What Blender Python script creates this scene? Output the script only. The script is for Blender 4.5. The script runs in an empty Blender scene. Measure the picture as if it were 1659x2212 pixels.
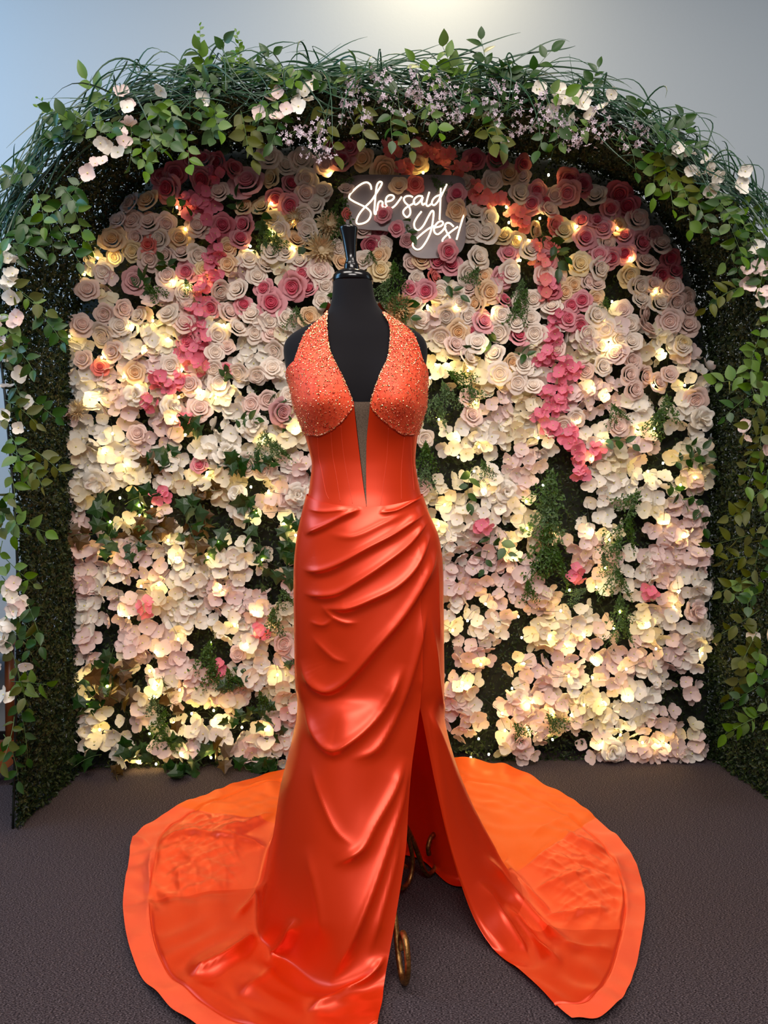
import bpy, math, random
import numpy as np
from mathutils import Vector, Matrix, Euler

random.seed(7)
rng = np.random.default_rng(7)
SC = bpy.context.scene
COL = SC.collection
R = math.radians
pi = math.pi

# ------------------------------------------------------------------ camera
W, H, F = 1659.0, 2212.0, 1661.0
PITCH = R(1.5)
CAM = np.array([0.0, 0.0, 1.0])
cd = bpy.data.cameras.new('camera')
cd.sensor_fit = 'HORIZONTAL'
cd.sensor_width = 36.0
cd.lens = 36.0 * F / W
cd.clip_start = 0.02
cam = bpy.data.objects.new('camera', cd)
COL.objects.link(cam)
cam.location = CAM
cam.rotation_euler = (R(90) - PITCH, 0, 0)
SC.camera = cam

# ------------------------------------------------------------------ world, lamps, exposure
wd = bpy.data.worlds.new('world')
SC.world = wd
wd.use_nodes = True
wd.node_tree.nodes['Background'].inputs[0].default_value = (0.95, 0.93, 1.0, 1)
wd.node_tree.nodes['Background'].inputs[1].default_value = 0.13
SC.view_settings.view_transform = 'Standard'
SC.view_settings.look = 'None'
SC.view_settings.gamma = 1.0
SC.view_settings.use_curve_mapping = False
SC.view_settings.exposure = 0.0


def area(name, loc, target, sx, sy, power, col, spread=180):
    l = bpy.data.lights.new(name, 'AREA')
    l.shape = 'RECTANGLE'
    l.size, l.size_y = sx, sy
    l.energy = power
    l.color = col
    l.spread = R(spread)
    o = bpy.data.objects.new(name, l)
    COL.objects.link(o)
    o.location = loc
    o.rotation_euler = (Vector(target) - Vector(loc)).to_track_quat('-Z', 'Y').to_euler()
    return o


# ceiling troffers of the shop, over and behind the photographer
area('ceiling_light_front', (-0.75, 0.85, 3.05), (-0.55, 1.35, 0), 1.2, 0.6, 40, (1.0, 0.92, 0.86))
area('ceiling_light_front', (0.95, 0.75, 3.05), (0.7, 1.35, 0), 1.2, 0.6, 36, (1.0, 0.90, 0.83))
area('ceiling_light_rear', (0.0, -1.6, 3.05), (0, 1.9, 0.7), 2.4, 0.6, 98, (1.0, 0.92, 0.88))
# daylight from the shop window on the left, and the warm downlight in front of the back wall
area('window_daylight', (-2.6, 1.9, 2.4), (-0.9, 3.1, 2.2), 1.2, 1.6, 42, (0.28, 0.62, 1.0))
area('wall_downlight', (0.22, 2.72, 3.42), (0.18, 3.08, 2.2), 0.16, 0.16, 9.0, (1.0, 0.79, 0.50), 150)
area('cool_area_right', (3.0, 2.3, 2.6), (1.0, 3.1, 2.2), 0.9, 1.2, 5, (0.60, 0.82, 0.95))  # weak cool area lamp aimed at the right part of the back wall


# ------------------------------------------------------------------ photo pixel -> place
def ray(px, py):
    x = (np.asarray(px, float) - W / 2) / F
    y = -(np.asarray(py, float) - H / 2) / F
    c, s = math.cos(PITCH), math.sin(PITCH)
    return np.stack([x, c + y * s, -s + y * c], -1)


def at(px, py, Y):
    d = ray(px, py)
    return CAM + d * (np.asarray(Y, float) / d[..., 1])[..., None]


def ground(px, py, z=0.0):
    d = ray(px, py)
    return CAM + d * ((z - 1.0) / d[..., 2])[..., None]


def project(P):
    P = np.asarray(P) - CAM
    c, s = math.cos(PITCH), math.sin(PITCH)
    zf = P[..., 1] * c - P[..., 2] * s
    up = P[..., 1] * s + P[..., 2] * c
    return W / 2 + F * P[..., 0] / zf, H / 2 - F * up / zf


WA = R(3.0)
WO = np.array([0.06, 2.80, 0.0])
WU = np.array([math.cos(WA), math.sin(WA), 0.0])
WN = np.array([math.sin(WA), -math.cos(WA), 0.0])
WZ = np.array([0, 0, 1.0])


def wallpt(px, py, off=0.0):
    d = ray(px, py)
    k = ((WO + WN * off - CAM) @ WN) / (d @ WN)
    return CAM + d * np.asarray(k)[..., None]


# ------------------------------------------------------------------ materials
def mat(name, col, rough=0.5, metal=0.0, spec=0.5, trans=0.0, var=0.0, emit=None, es=0.0,
        sheen=0.0, noise=None, bump=None, tcol=None):
    m = bpy.data.materials.new(name)
    m.use_nodes = True
    nt = m.node_tree
    N, L = nt.nodes, nt.links
    b = N['Principled BSDF']
    out = N['Material Output']
    b.inputs['Base Color'].default_value = (*col, 1)
    b.inputs['Roughness'].default_value = rough
    b.inputs['Metallic'].default_value = metal
    b.inputs['Specular IOR Level'].default_value = spec
    if sheen:
        b.inputs['Sheen Weight'].default_value = sheen
    if emit:
        b.inputs['Emission Color'].default_value = (*emit, 1)
        b.inputs['Emission Strength'].default_value = es
    src = None
    if noise:
        sc, c2, detail, lo, hi = noise
        tc = N.new('ShaderNodeTexCoord')
        nz = N.new('ShaderNodeTexNoise')
        nz.inputs['Scale'].default_value = sc
        nz.inputs['Detail'].default_value = detail
        L.new(tc.outputs['Object'], nz.inputs['Vector'])
        cr = N.new('ShaderNodeValToRGB')
        cr.color_ramp.elements[0].position = lo
        cr.color_ramp.elements[0].color = (*col, 1)
        cr.color_ramp.elements[1].position = hi
        cr.color_ramp.elements[1].color = (*c2, 1)
        L.new(nz.outputs['Fac'], cr.inputs['Fac'])
        src = cr.outputs['Color']
    if var:
        oi = N.new('ShaderNodeObjectInfo')
        hs = N.new('ShaderNodeHueSaturation')
        mr = N.new('ShaderNodeMapRange')
        mr.inputs['To Min'].default_value = 1 - var
        mr.inputs['To Max'].default_value = 1 + var
        L.new(oi.outputs['Random'], mr.inputs['Value'])
        L.new(mr.outputs['Result'], hs.inputs['Value'])
        mr2 = N.new('ShaderNodeMapRange')
        mr2.inputs['From Min'].default_value = 1
        mr2.inputs['From Max'].default_value = 0
        mr2.inputs['To Min'].default_value = 1 - var * 0.9
        mr2.inputs['To Max'].default_value = 1 + var * 0.9
        L.new(oi.outputs['Random'], mr2.inputs['Value'])
        L.new(mr2.outputs['Result'], hs.inputs['Saturation'])
        hs.inputs['Color'].default_value = (*col, 1)
        if src:
            L.new(src, hs.inputs['Color'])
        src = hs.outputs['Color']
    if src:
        L.new(src, b.inputs['Base Color'])
    if bump:
        tc = N.new('ShaderNodeTexCoord')
        nz = N.new('ShaderNodeTexNoise')
        nz.inputs['Scale'].default_value = bump[0]
        nz.inputs['Detail'].default_value = 4
        L.new(tc.outputs['Object'], nz.inputs['Vector'])
        bp = N.new('ShaderNodeBump')
        bp.inputs['Strength'].default_value = bump[1]
        bp.inputs['Distance'].default_value = bump[2]
        L.new(nz.outputs['Fac'], bp.inputs['Height'])
        L.new(bp.outputs['Normal'], b.inputs['Normal'])
    if trans:
        t = N.new('ShaderNodeBsdfTranslucent')
        t.inputs['Color'].default_value = (*(tcol or col), 1)
        if src and not tcol:
            L.new(src, t.inputs['Color'])
        mx = N.new('ShaderNodeMixShader')
        mx.inputs['Fac'].default_value = trans
        L.new(b.outputs['BSDF'], mx.inputs[1])
        L.new(t.outputs['BSDF'], mx.inputs[2])
        L.new(mx.outputs['Shader'], out.inputs['Surface'])
    return m


def s2l(r, g, b):
    f = lambda c: (c / 255 / 12.92) if c / 255 <= 0.04045 else ((c / 255 + 0.055) / 1.055) ** 2.4
    return (f(r), f(g), f(b))


M = {}
M['wall'] = mat('wall_paint', s2l(169, 178, 184), 0.75, spec=0.2, bump=(60, 0.05, 0.01))
M['carpet'] = mat('carpet', s2l(36, 29, 32), 0.95, spec=0.08, noise=(420, s2l(124, 110, 113), 3, 0.44, 0.76), bump=(700, 0.35, 0.006))
for nd in [n_ for n_ in M['carpet'].node_tree.nodes if n_.type == 'TEX_NOISE']:
    mp = M['carpet'].node_tree.nodes.new('ShaderNodeMapping')
    mp.inputs['Scale'].default_value = (0.55, 1.6, 1.0)
    src_ = nd.inputs['Vector'].links[0].from_socket
    M['carpet'].node_tree.links.new(src_, mp.inputs['Vector'])
    M['carpet'].node_tree.links.new(mp.outputs['Vector'], nd.inputs['Vector'])
M['strip_black'] = mat('black_strip', s2l(20, 20, 22), 0.5)
M['box_leaf'] = mat('boxwood_leaf', s2l(17, 32, 10), 0.5, spec=0.35, trans=0.10, noise=(35, s2l(42, 60, 18), 2, 0.35, 0.7))
M['box_grid'] = mat('boxwood_grid', s2l(12, 20, 12), 0.5)
M['panel_dark'] = mat('panel_backing', s2l(16, 22, 14), 0.8)
M['leaf'] = mat('leaf_green', s2l(46, 78, 28), 0.42, spec=0.45, trans=0.25, var=0.28)
M['leaf_light'] = mat('leaf_light', s2l(88, 120, 42), 0.45, spec=0.4, trans=0.3, var=0.25)
M['leaf_olive'] = mat('leaf_olive', s2l(84, 90, 30), 0.5, spec=0.35, trans=0.3, var=0.25)
M['ivy'] = mat('ivy_leaf', s2l(36, 66, 26), 0.4, spec=0.45, trans=0.15, var=0.3)
M['ivy_brown'] = mat('ivy_leaf_bronze', s2l(84, 62, 28), 0.45, spec=0.4, trans=0.15, var=0.25)
M['grass'] = mat('grass_blade', s2l(36, 70, 46), 0.38, spec=0.5, trans=0.15, var=0.25)
M['fern'] = mat('fern_leaf', s2l(66, 98, 34), 0.5, trans=0.25, var=0.25)
M['stem'] = mat('stem', s2l(70, 96, 44), 0.5)
M['lav'] = mat('lavender_blossom', s2l(212, 196, 208), 0.6, trans=0.3, var=0.1)

PET = {
    'c': (s2l(244, 230, 215), s2l(242, 224, 206)),
    'b': (s2l(239, 212, 200), s2l(236, 203, 188)),
    'k': (s2l(228, 158, 164), s2l(214, 92, 112)),
    'K': (s2l(234, 172, 176), s2l(226, 134, 146)),
    'd': (s2l(206, 118, 128), s2l(188, 76, 96)),
    'm': (s2l(206, 156, 156), s2l(190, 130, 130)),
    'p': (s2l(240, 208, 168), s2l(236, 190, 138)),
    'y': (s2l(242, 222, 176), s2l(238, 210, 150)),
    'o': (s2l(234, 130, 118), s2l(222, 98, 92)),
}
for k, (a_, b_) in PET.items():
    M['rose_' + k] = mat('rose_petal_' + k, a_, 0.6, spec=0.3, trans=0.25, var=0.06)
    M['rosec_' + k] = mat('rose_heart_' + k, b_, 0.6, spec=0.3, trans=0.2, var=0.06)
FLO = {
    'white': s2l(247, 241, 230), 'ivory': s2l(244, 234, 206), 'blush': s2l(241, 218, 212), 'hot': s2l(238, 136, 158),
    'coral': s2l(244, 142, 138),
}
for k, a_ in FLO.items():
    M['flo_' + k] = mat('floret_' + k, a_, 0.6, spec=0.25, trans=0.32, var=0.06)
M['flo_heart'] = mat('floret_heart', s2l(214, 206, 130), 0.6)
M['dahlia'] = mat('dahlia_petal', s2l(240, 222, 186), 0.6, trans=0.25)
M['dahlia_peach'] = mat('dahlia_petal_peach', s2l(240, 208, 160), 0.6, trans=0.25)
M['bulb'] = mat('fairy_bulb', (1, 0.8, 0.4), 0.3, emit=(1.0, 0.70, 0.22), es=190)
M['wire'] = mat('fairy_wire', s2l(40, 50, 30), 0.5)
M['neon'] = mat('neon_tube', (1, 0.9, 0.8), 0.3, emit=(1.0, 0.83, 0.60), es=1.6)
M['acrylic'] = mat('acrylic_panel', s2l(120, 106, 106), 0.3, spec=0.3)
M['black_fabric'] = mat('black_jersey', s2l(14, 12, 16), 0.85, spec=0.15, sheen=0.05)
M['black_gloss'] = mat('black_lacquer', s2l(10, 8, 9), 0.18, spec=0.5)
M['bronze'] = mat('bronze_iron', s2l(120, 84, 44), 0.42, metal=0.9, noise=(120, s2l(176, 130, 74), 3, 0.4, 0.7), bump=(300, 0.3, 0.002))
M['mesh_insert'] = mat('tulle_mesh', s2l(104, 88, 74), 0.8, spec=0.2, noise=(500, s2l(84, 70, 58), 2, 0.4, 0.6))
SB = dict(spec=0.8, bump=(900, 0.04, 0.0006))
M['satin'] = mat('orange_satin', s2l(230, 56, 6), 0.34, metal=0.34, trans=0.15, tcol=(0.75, 0.012, 0.002), **SB)
M['satin_back'] = mat('orange_satin_back', s2l(246, 96, 3), 0.45, metal=0.25, **SB)  # oranger than the skirt: warm reflection of the flower wall put into the colour
M['satin_band'] = mat('orange_satin_band', s2l(246, 90, 54), 0.42, metal=0.28, **SB)  # same satin, its coral highlight tone mixed into the base colour
M['satin_side'] = mat('orange_satin_side', s2l(240, 72, 30), 0.28, metal=0.34, **SB)  # coral sheen of the floor-lying satin put into the base colour
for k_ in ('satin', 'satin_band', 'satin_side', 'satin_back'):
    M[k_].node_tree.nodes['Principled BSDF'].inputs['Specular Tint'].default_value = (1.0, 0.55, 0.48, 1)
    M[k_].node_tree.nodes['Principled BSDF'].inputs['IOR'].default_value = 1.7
M['cup'] = mat('beaded_fabric', s2l(246, 96, 56), 0.55, spec=0.4, noise=(140, s2l(226, 66, 34), 3, 0.35, 0.7), bump=(500, 0.4, 0.002))
M['seq_gold'] = mat('sequin_gold', s2l(255, 216, 140), 0.18, metal=1.0)
M['seq_copper'] = mat('sequin_copper', s2l(176, 52, 30), 0.25, metal=0.5)
M['seq_clear'] = mat('sequin_clear', s2l(255, 170, 130), 0.1, spec=1.0)
M['thread'] = mat('seam_thread', s2l(214, 66, 34), 0.5)
M['wood'] = mat('brown_wood', s2l(120, 62, 30), 0.35, noise=(14, s2l(150, 84, 44), 4, 0.4, 0.6))


# ------------------------------------------------------------------ mesh helpers
def raw_mesh(name, v, quads=None, tris=None, m=None, smooth=True, mats=None, midx=None):
    v = np.asarray(v, np.float32).reshape(-1, 3)
    q = np.asarray(quads if quads is not None else [], np.int32).reshape(-1, 4)
    t = np.asarray(tris if tris is not None else [], np.int32).reshape(-1, 3)
    me = bpy.data.meshes.new(name)
    me.vertices.add(len(v))
    me.vertices.foreach_set('co', v.ravel())
    nl = q.size + t.size
    me.loops.add(nl)
    me.loops.foreach_set('vertex_index', np.concatenate([q.ravel(), t.ravel()]))
    me.polygons.add(len(q) + len(t))
    st = np.concatenate([np.arange(len(q)) * 4, len(q) * 4 + np.arange(len(t)) * 3])
    me.polygons.foreach_set('loop_start', st.astype(np.int32))
    me.polygons.foreach_set('use_smooth', np.full(len(q) + len(t), smooth, bool))
    for mm in (mats or [m]):
        me.materials.append(mm)
    if midx is not None:
        me.polygons.foreach_set('material_index', np.asarray(midx, np.int32))
    me.update(calc_edges=True)
    return me


def link(name, me, parent=None):
    o = bpy.data.objects.new(name, me)
    COL.objects.link(o)
    if parent is not None:
        o.parent = parent
    return o


def tag(o, label=None, cat=None, group=None, kind=None):
    if label:
        o['label'] = label
    if cat:
        o['category'] = cat
    if group:
        o['group'] = group
    if kind:
        o['kind'] = kind
    return o


def empty(name, loc, label, cat, group=None, mw=None):
    o = bpy.data.objects.new(name, None)
    o.empty_display_size = 0.02
    COL.objects.link(o)
    if mw is not None:
        o.matrix_world = mw
    else:
        o.location = [float(c) for c in loc]
    return tag(o, label, cat, group)


def part(name, me_args, parent):
    """a mesh given in world coordinates under a translated empty"""
    v = np.asarray(me_args['v'], float) - np.array(parent.location)
    me = raw_mesh(name, v, me_args.get('q'), me_args.get('t'), me_args.get('m'), me_args.get('smooth', True),
                  me_args.get('mats'), me_args.get('midx'))
    return link(name, me, parent)


def grid_quads(nu, nv, wrap_u=False):
    i, j = np.meshgrid(np.arange(nu if wrap_u else nu - 1), np.arange(nv - 1), indexing='ij')
    i2 = (i + 1) % nu
    return np.stack([i * nv + j, i2 * nv + j, i2 * nv + j + 1, i * nv + j + 1], -1).reshape(-1, 4)


def cr(P, n):
    """Catmull-Rom through P (axis 0), n samples"""
    P = np.asarray(P, float)
    k = len(P)
    t = np.linspace(0, k - 1, n)
    i = np.minimum(t.astype(int), k - 2)
    f = (t - i).reshape((-1,) + (1,) * (P.ndim - 1))
    p0 = P[np.maximum(i - 1, 0)]
    p1 = P[i]
    p2 = P[i + 1]
    p3 = P[np.minimum(i + 2, k - 1)]
    return 0.5 * (2 * p1 + (p2 - p0) * f + (2 * p0 - 5 * p1 + 4 * p2 - p3) * f ** 2 + (3 * p1 - p0 - 3 * p2 + p3) * f ** 3)


def tube(pts, r, n=8, smooth_n=None, cap=True):
    """returns dict v,q,t of a tube along pts"""
    P = np.asarray(pts, float)
    if smooth_n:
        P = cr(P, smooth_n)
    k = len(P)
    T = np.gradient(P, axis=0)
    T /= np.linalg.norm(T, axis=1)[:, None] + 1e-12
    ref = np.array([0, 0, 1.0]) if abs(T[0][2]) < 0.9 else np.array([1.0, 0, 0])
    nrm = np.cross(T[0], ref)
    nrm /= np.linalg.norm(nrm)
    rr = np.broadcast_to(np.asarray(r, float), (k,))
    V = []
    a = np.arange(n) * 2 * pi / n
    for i in range(k):
        nrm = nrm - T[i] * (nrm @ T[i])
        nrm /= np.linalg.norm(nrm) + 1e-12
        b = np.cross(T[i], nrm)
        V.append(P[i] + rr[i] * (np.cos(a)[:, None] * nrm + np.sin(a)[:, None] * b))
    V = np.array(V)
    q = []
    for i in range(k - 1):
        for j in range(n):
            j2 = (j + 1) % n
            q.append((i * n + j, i * n + j2, (i + 1) * n + j2, (i + 1) * n + j))
    v = V.reshape(-1, 3)
    t = []
    if cap:
        c0, c1 = len(v), len(v) + 1
        v = np.vstack([v, P[0], P[-1]])
        for j in range(n):
            j2 = (j + 1) % n
            t.append((c0, j2, j))
            t.append((c1, (k - 1) * n + j, (k - 1) * n + j2))
    return {'v': v, 'q': np.array(q), 't': np.array(t) if t else None}


def merge(ds):
    v, q, t = [], [], []
    n = 0
    for d in ds:
        v.append(np.asarray(d['v']))
        if d.get('q') is not None and len(d['q']):
            q.append(np.asarray(d['q']) + n)
        if d.get('t') is not None and len(d['t']):
            t.append(np.asarray(d['t']) + n)
        n += len(d['v'])
    return {'v': np.vstack(v), 'q': np.vstack(q) if q else None, 't': np.vstack(t) if t else None}


def lathe(prof, n=40, centre=None):
    """prof: list of (r,z); centre: function z->(x,y)"""
    a = np.arange(n) * 2 * pi / n
    V = []
    for r, z in prof:
        cx, cy = centre(z) if centre else (0, 0)
        V.append(np.stack([cx + r * np.cos(a), cy + r * np.sin(a), np.full(n, z)], -1))
    V = np.array(V)
    k = len(prof)
    q = []
    for i in range(k - 1):
        for j in range(n):
            j2 = (j + 1) % n
            q.append((i * n + j, i * n + j2, (i + 1) * n + j2, (i + 1) * n + j))
    return {'v': V.reshape(-1, 3), 'q': np.array(q)}


def frame_matrix(loc, z, spin=0.0, scale=1.0, up=(0, 0, 1)):
    z = Vector([float(c) for c in z]).normalized()
    u = Vector(up)
    if abs(z.dot(u)) > 0.98:
        u = Vector((0, 1, 0))
    x = u.cross(z).normalized()
    y = z.cross(x)
    m = Matrix((x, y, z)).transposed().to_4x4()
    return Matrix.Translation([float(c) for c in loc]) @ m @ Matrix.Rotation(spin, 4, 'Z') @ Matrix.Scale(scale, 4)


# ------------------------------------------------------------------ the room
def slab(name, a, b, m):
    a = np.array(a, float); b = np.array(b, float)
    v = [(x, y, z) for x in (a[0], b[0]) for y in (a[1], b[1]) for z in (a[2], b[2])]
    q = [(0, 1, 3, 2), (4, 6, 7, 5), (0, 4, 5, 1), (2, 3, 7, 6), (0, 2, 6, 4), (1, 5, 7, 3)]
    return raw_mesh(name, v, q, None, m, False)


fl = link('floor', slab('floor', (-4, -3.5, -0.05), (4, 3.6, 0), M['carpet']))
tag(fl, 'dark grey-brown speckled carpet floor', 'floor', kind='structure')
BW = 0.30
wb = link('wall_back', slab('wall_back', (-4, 0, 0), (4, 0.1, 3.7), M['wall']))
wb.location = WO - WN * BW
wb.rotation_euler = (0, 0, WA)
tag(wb, 'plain pale wall behind the boxwood arch', 'wall', kind='structure')
bb = link('strip_back', slab('strip_back', (-4, -0.012, 0), (4, -0.0005, 0.055), M['strip_black']))  # thin black strip along the foot of the back wall
bb.location = WO - WN * BW
bb.rotation_euler = (0, 0, WA)
tag(bb, 'black baseboard at the foot of the back wall', 'strip', kind='structure')

# ------------------------------------------------------------------ boxwood arch (tunnel) and flower wall backing
DEPTH = 0.48
front_px = np.array([(28, 1795), (38, 1250), (15, 900), (-5, 700), (5, 540), (50, 440), (125, 345), (240, 250), (420, 200), (640, 195),
                     (850, 195), (1020, 200), (1160, 210), (1290, 250), (1400, 305), (1500, 380), (1600, 465), (1675, 570),
                     (1705, 700), (1715, 1000), (1715, 1760)], float)
back_px = np.array([(172, 1668), (160, 1250), (150, 900), (160, 700), (195, 575), (235, 480), (305, 390), (390, 335), (520, 312), (680, 305),
                    (840, 303), (990, 306), (1130, 325), (1260, 352), (1370, 398), (1440, 470), (1495, 575), (1525, 690),
                    (1540, 850), (1545, 1100), (1535, 1646)], float)
PF = wallpt(front_px[:, 0], front_px[:, 1], DEPTH)
PB = wallpt(back_px[:, 0], back_px[:, 1], -0.02)
for P in (PF, PB):
    P[0, 2] = 0.0
    P[-1, 2] = 0.0


def resample(P, n):
    P = cr(P, 400)
    d = np.concatenate([[0], np.cumsum(np.linalg.norm(np.diff(P, axis=0), axis=1))])
    s = np.linspace(0, d[-1], n)
    return np.stack([np.interp(s, d, P[:, i]) for i in range(3)], -1)


PFd, PBd = resample(PF, 400), resample(PB, 400)


def tunnel(s, w):
    """s in 0..1 along the arch, w 0 back .. 1 front"""
    x = np.asarray(s) * 399
    i = np.minimum(x.astype(int), 398)
    f = (x - i)[:, None]
    a = PBd[i] * (1 - f) + PBd[i + 1] * f
    b = PFd[i] * (1 - f) + PFd[i + 1] * f
    w = np.asarray(w)[:, None]
    return a * (1 - w) + b * w


def leaves_mesh(P, Nrm, size, tilt=0.9, ratio=0.55):
    """many little folded leaves: P (n,3), Nrm (n,3) outward"""
    n = len(P)
    rnd = rng.normal(size=(n, 3))
    d = rnd - Nrm * np.sum(rnd * Nrm, 1)[:, None] * (1 - tilt * 0.5)
    d += Nrm * rng.uniform(0.0, 0.9, n)[:, None] * tilt
    d /= np.linalg.norm(d, axis=1)[:, None] + 1e-9
    s = np.cross(d, Nrm + rng.normal(size=(n, 3)) * 0.5 * tilt)
    s /= np.linalg.norm(s, axis=1)[:, None] + 1e-9
    up = np.cross(s, d)
    L = size * rng.uniform(0.7, 1.3, n)[:, None]
    w = L * ratio * 0.5
    v = np.stack([P, P + d * L * 0.5 + s * w + up * w * 0.4, P + d * L, P + d * L * 0.5 - s * w + up * w * 0.4], 1)
    q = np.arange(n * 4).reshape(n, 4)
    return v.reshape(-1, 3), q


arch = empty('boxwood_arch', WO + WN * 0.24, 'deep arched tunnel of dark green boxwood mats around the flower wall', 'arch')
n = 150000
s = rng.uniform(0, 1, n)
w = rng.uniform(0, 1, n)
P = tunnel(s, w)
P2 = tunnel(np.clip(s + 0.002, 0, 1), w)
P0 = tunnel(np.clip(s - 0.002, 0, 1), w)
T = P2 - P0
T /= np.linalg.norm(T, axis=1)[:, None]
Nn = np.cross(T, np.broadcast_to(-WN, T.shape))
Nn /= np.linalg.norm(Nn, axis=1)[:, None]
cen = WO + WN * 0.24 + WZ * 1.1
flip = np.sign(np.sum((cen - P) * Nn, 1))[:, None]
Nn *= flip
clump = 0.5 + 0.5 * np.sin(s * 260 + 3 * np.sin(w * 20)) * np.sin(w * 22 + 4 * np.sin(s * 70))
Pj = P + Nn * (rng.uniform(-0.004, 0.022, n) * (0.5 + 0.8 * clump))[:, None]
Pj[:, 2] = np.maximum(Pj[:, 2], 0.006)
v, q = leaves_mesh(Pj, Nn, 0.0150, 0.8, 0.66)
v[:, 2] = np.maximum(v[:, 2], 0.002)
tag(part('boxwood_leaves', dict(v=v, q=q, m=M['box_leaf'], smooth=False), arch), kind='stuff')
# plastic lattice the leaves are clipped to
V, Q = [], []
nb = 0


def bar(p, q_, h):
    p = np.asarray(p); q_ = np.asarray(q_)
    d = q_ - p
    d /= np.linalg.norm(d) + 1e-9
    a = np.cross(d, WN if abs(d @ WN) < 0.8 else WZ)
    a /= np.linalg.norm(a) + 1e-9
    b = np.cross(d, a)
    return np.array([p + a * h, p + b * h, p - a * h, p - b * h, q_ + a * h, q_ + b * h, q_ - a * h, q_ - b * h])


def bars(segs, h):
    V = np.vstack([bar(p, q_, h) for p, q_ in segs])
    base = np.array([(0, 1, 5, 4), (1, 2, 6, 5), (2, 3, 7, 6), (3, 0, 4, 7)])
    Q = np.vstack([base + 8 * i for i in range(len(segs))])
    return {'v': V, 'q': Q}


segs = []
for s_ in np.linspace(0, 1, 230):
    p, q_ = tunnel([s_, s_], [0, 1])
    segs.append((p, q_))
for w_ in np.linspace(0.0, 1, 17):
    pl = tunnel(np.linspace(0, 1, 90), np.full(90, w_))
    segs += [(pl[i], pl[i + 1]) for i in range(89)]
g = bars(segs, 0.0011)
g['m'] = M['box_grid']
g['smooth'] = False
tag(part('mat_lattice', g, arch), kind='stuff')
for nm, PP in (('front_frame', PFd),):
    d = tube(PP[::4] + np.array([0, 0, 0.0]), 0.004, 8)
    d['v'][:, 2] = np.maximum(d['v'][:, 2], 0.001)
    d['m'] = M['box_grid']
    part(nm, d, arch)

# backing of the flower wall: dark panel inside the back profile with boxwood leaves
fw = empty('flower_wall_panel', WO, 'dark boxwood backing panel that carries the flowers inside the arch', 'backdrop panel')
inner = PBd[::4] - WN * 0.0
c0 = inner.mean(0)
ring_f = inner - WN * 0.035
ring_b = inner - WN * 0.055
k = len(inner)
v = np.vstack([ring_f, ring_b, [c0 - WN * 0.035], [c0 - WN * 0.055]])
v[:, 2] = np.maximum(v[:, 2], 0.0)
t = []
q = []
for i in range(k):
    j = (i + 1) % k
    t += [(2 * k, i, j), (2 * k + 1, k + j, k + i)]
    q.append((i, k + i, k + j, j))
part('backing_board', dict(v=v, q=q, t=t, m=M['panel_dark'], smooth=False), fw)


def inside(poly, x, y):
    poly = np.asarray(poly)
    x = np.asarray(x); y = np.asarray(y)
    r = np.zeros(x.shape, bool)
    j = len(poly) - 1
    for i in range(len(poly)):
        xi, yi = poly[i]; xj, yj = poly[j]
        c = ((yi > y) != (yj > y)) & (x < (xj - xi) * (y - yi) / (yj - yi + 1e-12) + xi)
        r ^= c
        j = i
    return r


n = 52000
px = rng.uniform(150, 1545, n)
py = rng.uniform(300, 1668, n)
ok = inside(back_px, px, py)
P = wallpt(px[ok], py[ok], -0.03) + WN * rng.uniform(0, 0.028, ok.sum())[:, None]
P[:, 2] = np.maximum(P[:, 2], 0.006)
v, q = leaves_mesh(P, np.broadcast_to(WN, P.shape), 0.0145)
v[:, 2] = np.maximum(v[:, 2], 0.002)
tag(part('boxwood_leaves', dict(v=v, q=q, m=M['box_leaf'], smooth=False), fw), kind='stuff')

# ------------------------------------------------------------------ dress form
_bp = np.array([  # py, left px, right px (silhouette), front depth, back depth
    (585, 717, 806, .048, .050), (611, 716, 808, .050, .052), (646, 714, 813, .052, .055), (673, 708, 826, .056, .062), (690, 690, 852, .060, .066),
    (705, 662, 882, .064, .07), (716, 636, 903, .068, .074), (727, 620, 918, .072, .078), (740, 611, 925, .076, .08), (758, 608, 928, .080, .084),
    (800, 615, 923, .090, .088), (834, 628, 921, .094, .09), (881, 637, 919, .094, .09), (937, 660, 901, .088, .086), (975, 670, 896, .084, .082),
    (999, 677, 895, .082, .08), (1034, 673, 900, .084, .082), (1067, 669, 907, .088, .088), (1100, 660, 917, .096, .098), (1150, 649, 940, .106, .108),
    (1200, 642, 950, .112, .114), (1300, 641, 952, .118, .118), (1400, 643, 953, .122, .122), (1500, 645, 953, .126, .128), (1560, 640, 958, .13, .13)], float)
CY = 1.80
_l = at(_bp[:, 1], _bp[:, 0], CY)
_r = at(_bp[:, 2], _bp[:, 0], CY)
_z = _l[:, 2]
ZG = np.linspace(_z.min(), _z.max(), 900)


def _sm(a):
    g = np.interp(ZG, _z[::-1], a[::-1])
    kr = np.exp(-0.5 * (np.arange(-24, 25) / 8.0) ** 2)
    kr /= kr.sum()
    return np.convolve(np.pad(g, 24, 'edge'), kr, 'valid')


_CX = _sm((_l[:, 0] + _r[:, 0]) / 2)
_A = _sm((_r[:, 0] - _l[:, 0]) / 2)
_BF = _sm(_bp[:, 3])
_BB = _sm(_bp[:, 4])
fCX = lambda z: np.interp(z, ZG, _CX)
fA = lambda z: np.interp(z, ZG, _A)
fBF = lambda z: np.interp(z, ZG, _BF)
fBB = lambda z: np.interp(z, ZG, _BB)
BUST = [(-0.1405, 1.203), (0.0345, 1.203)]


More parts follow.
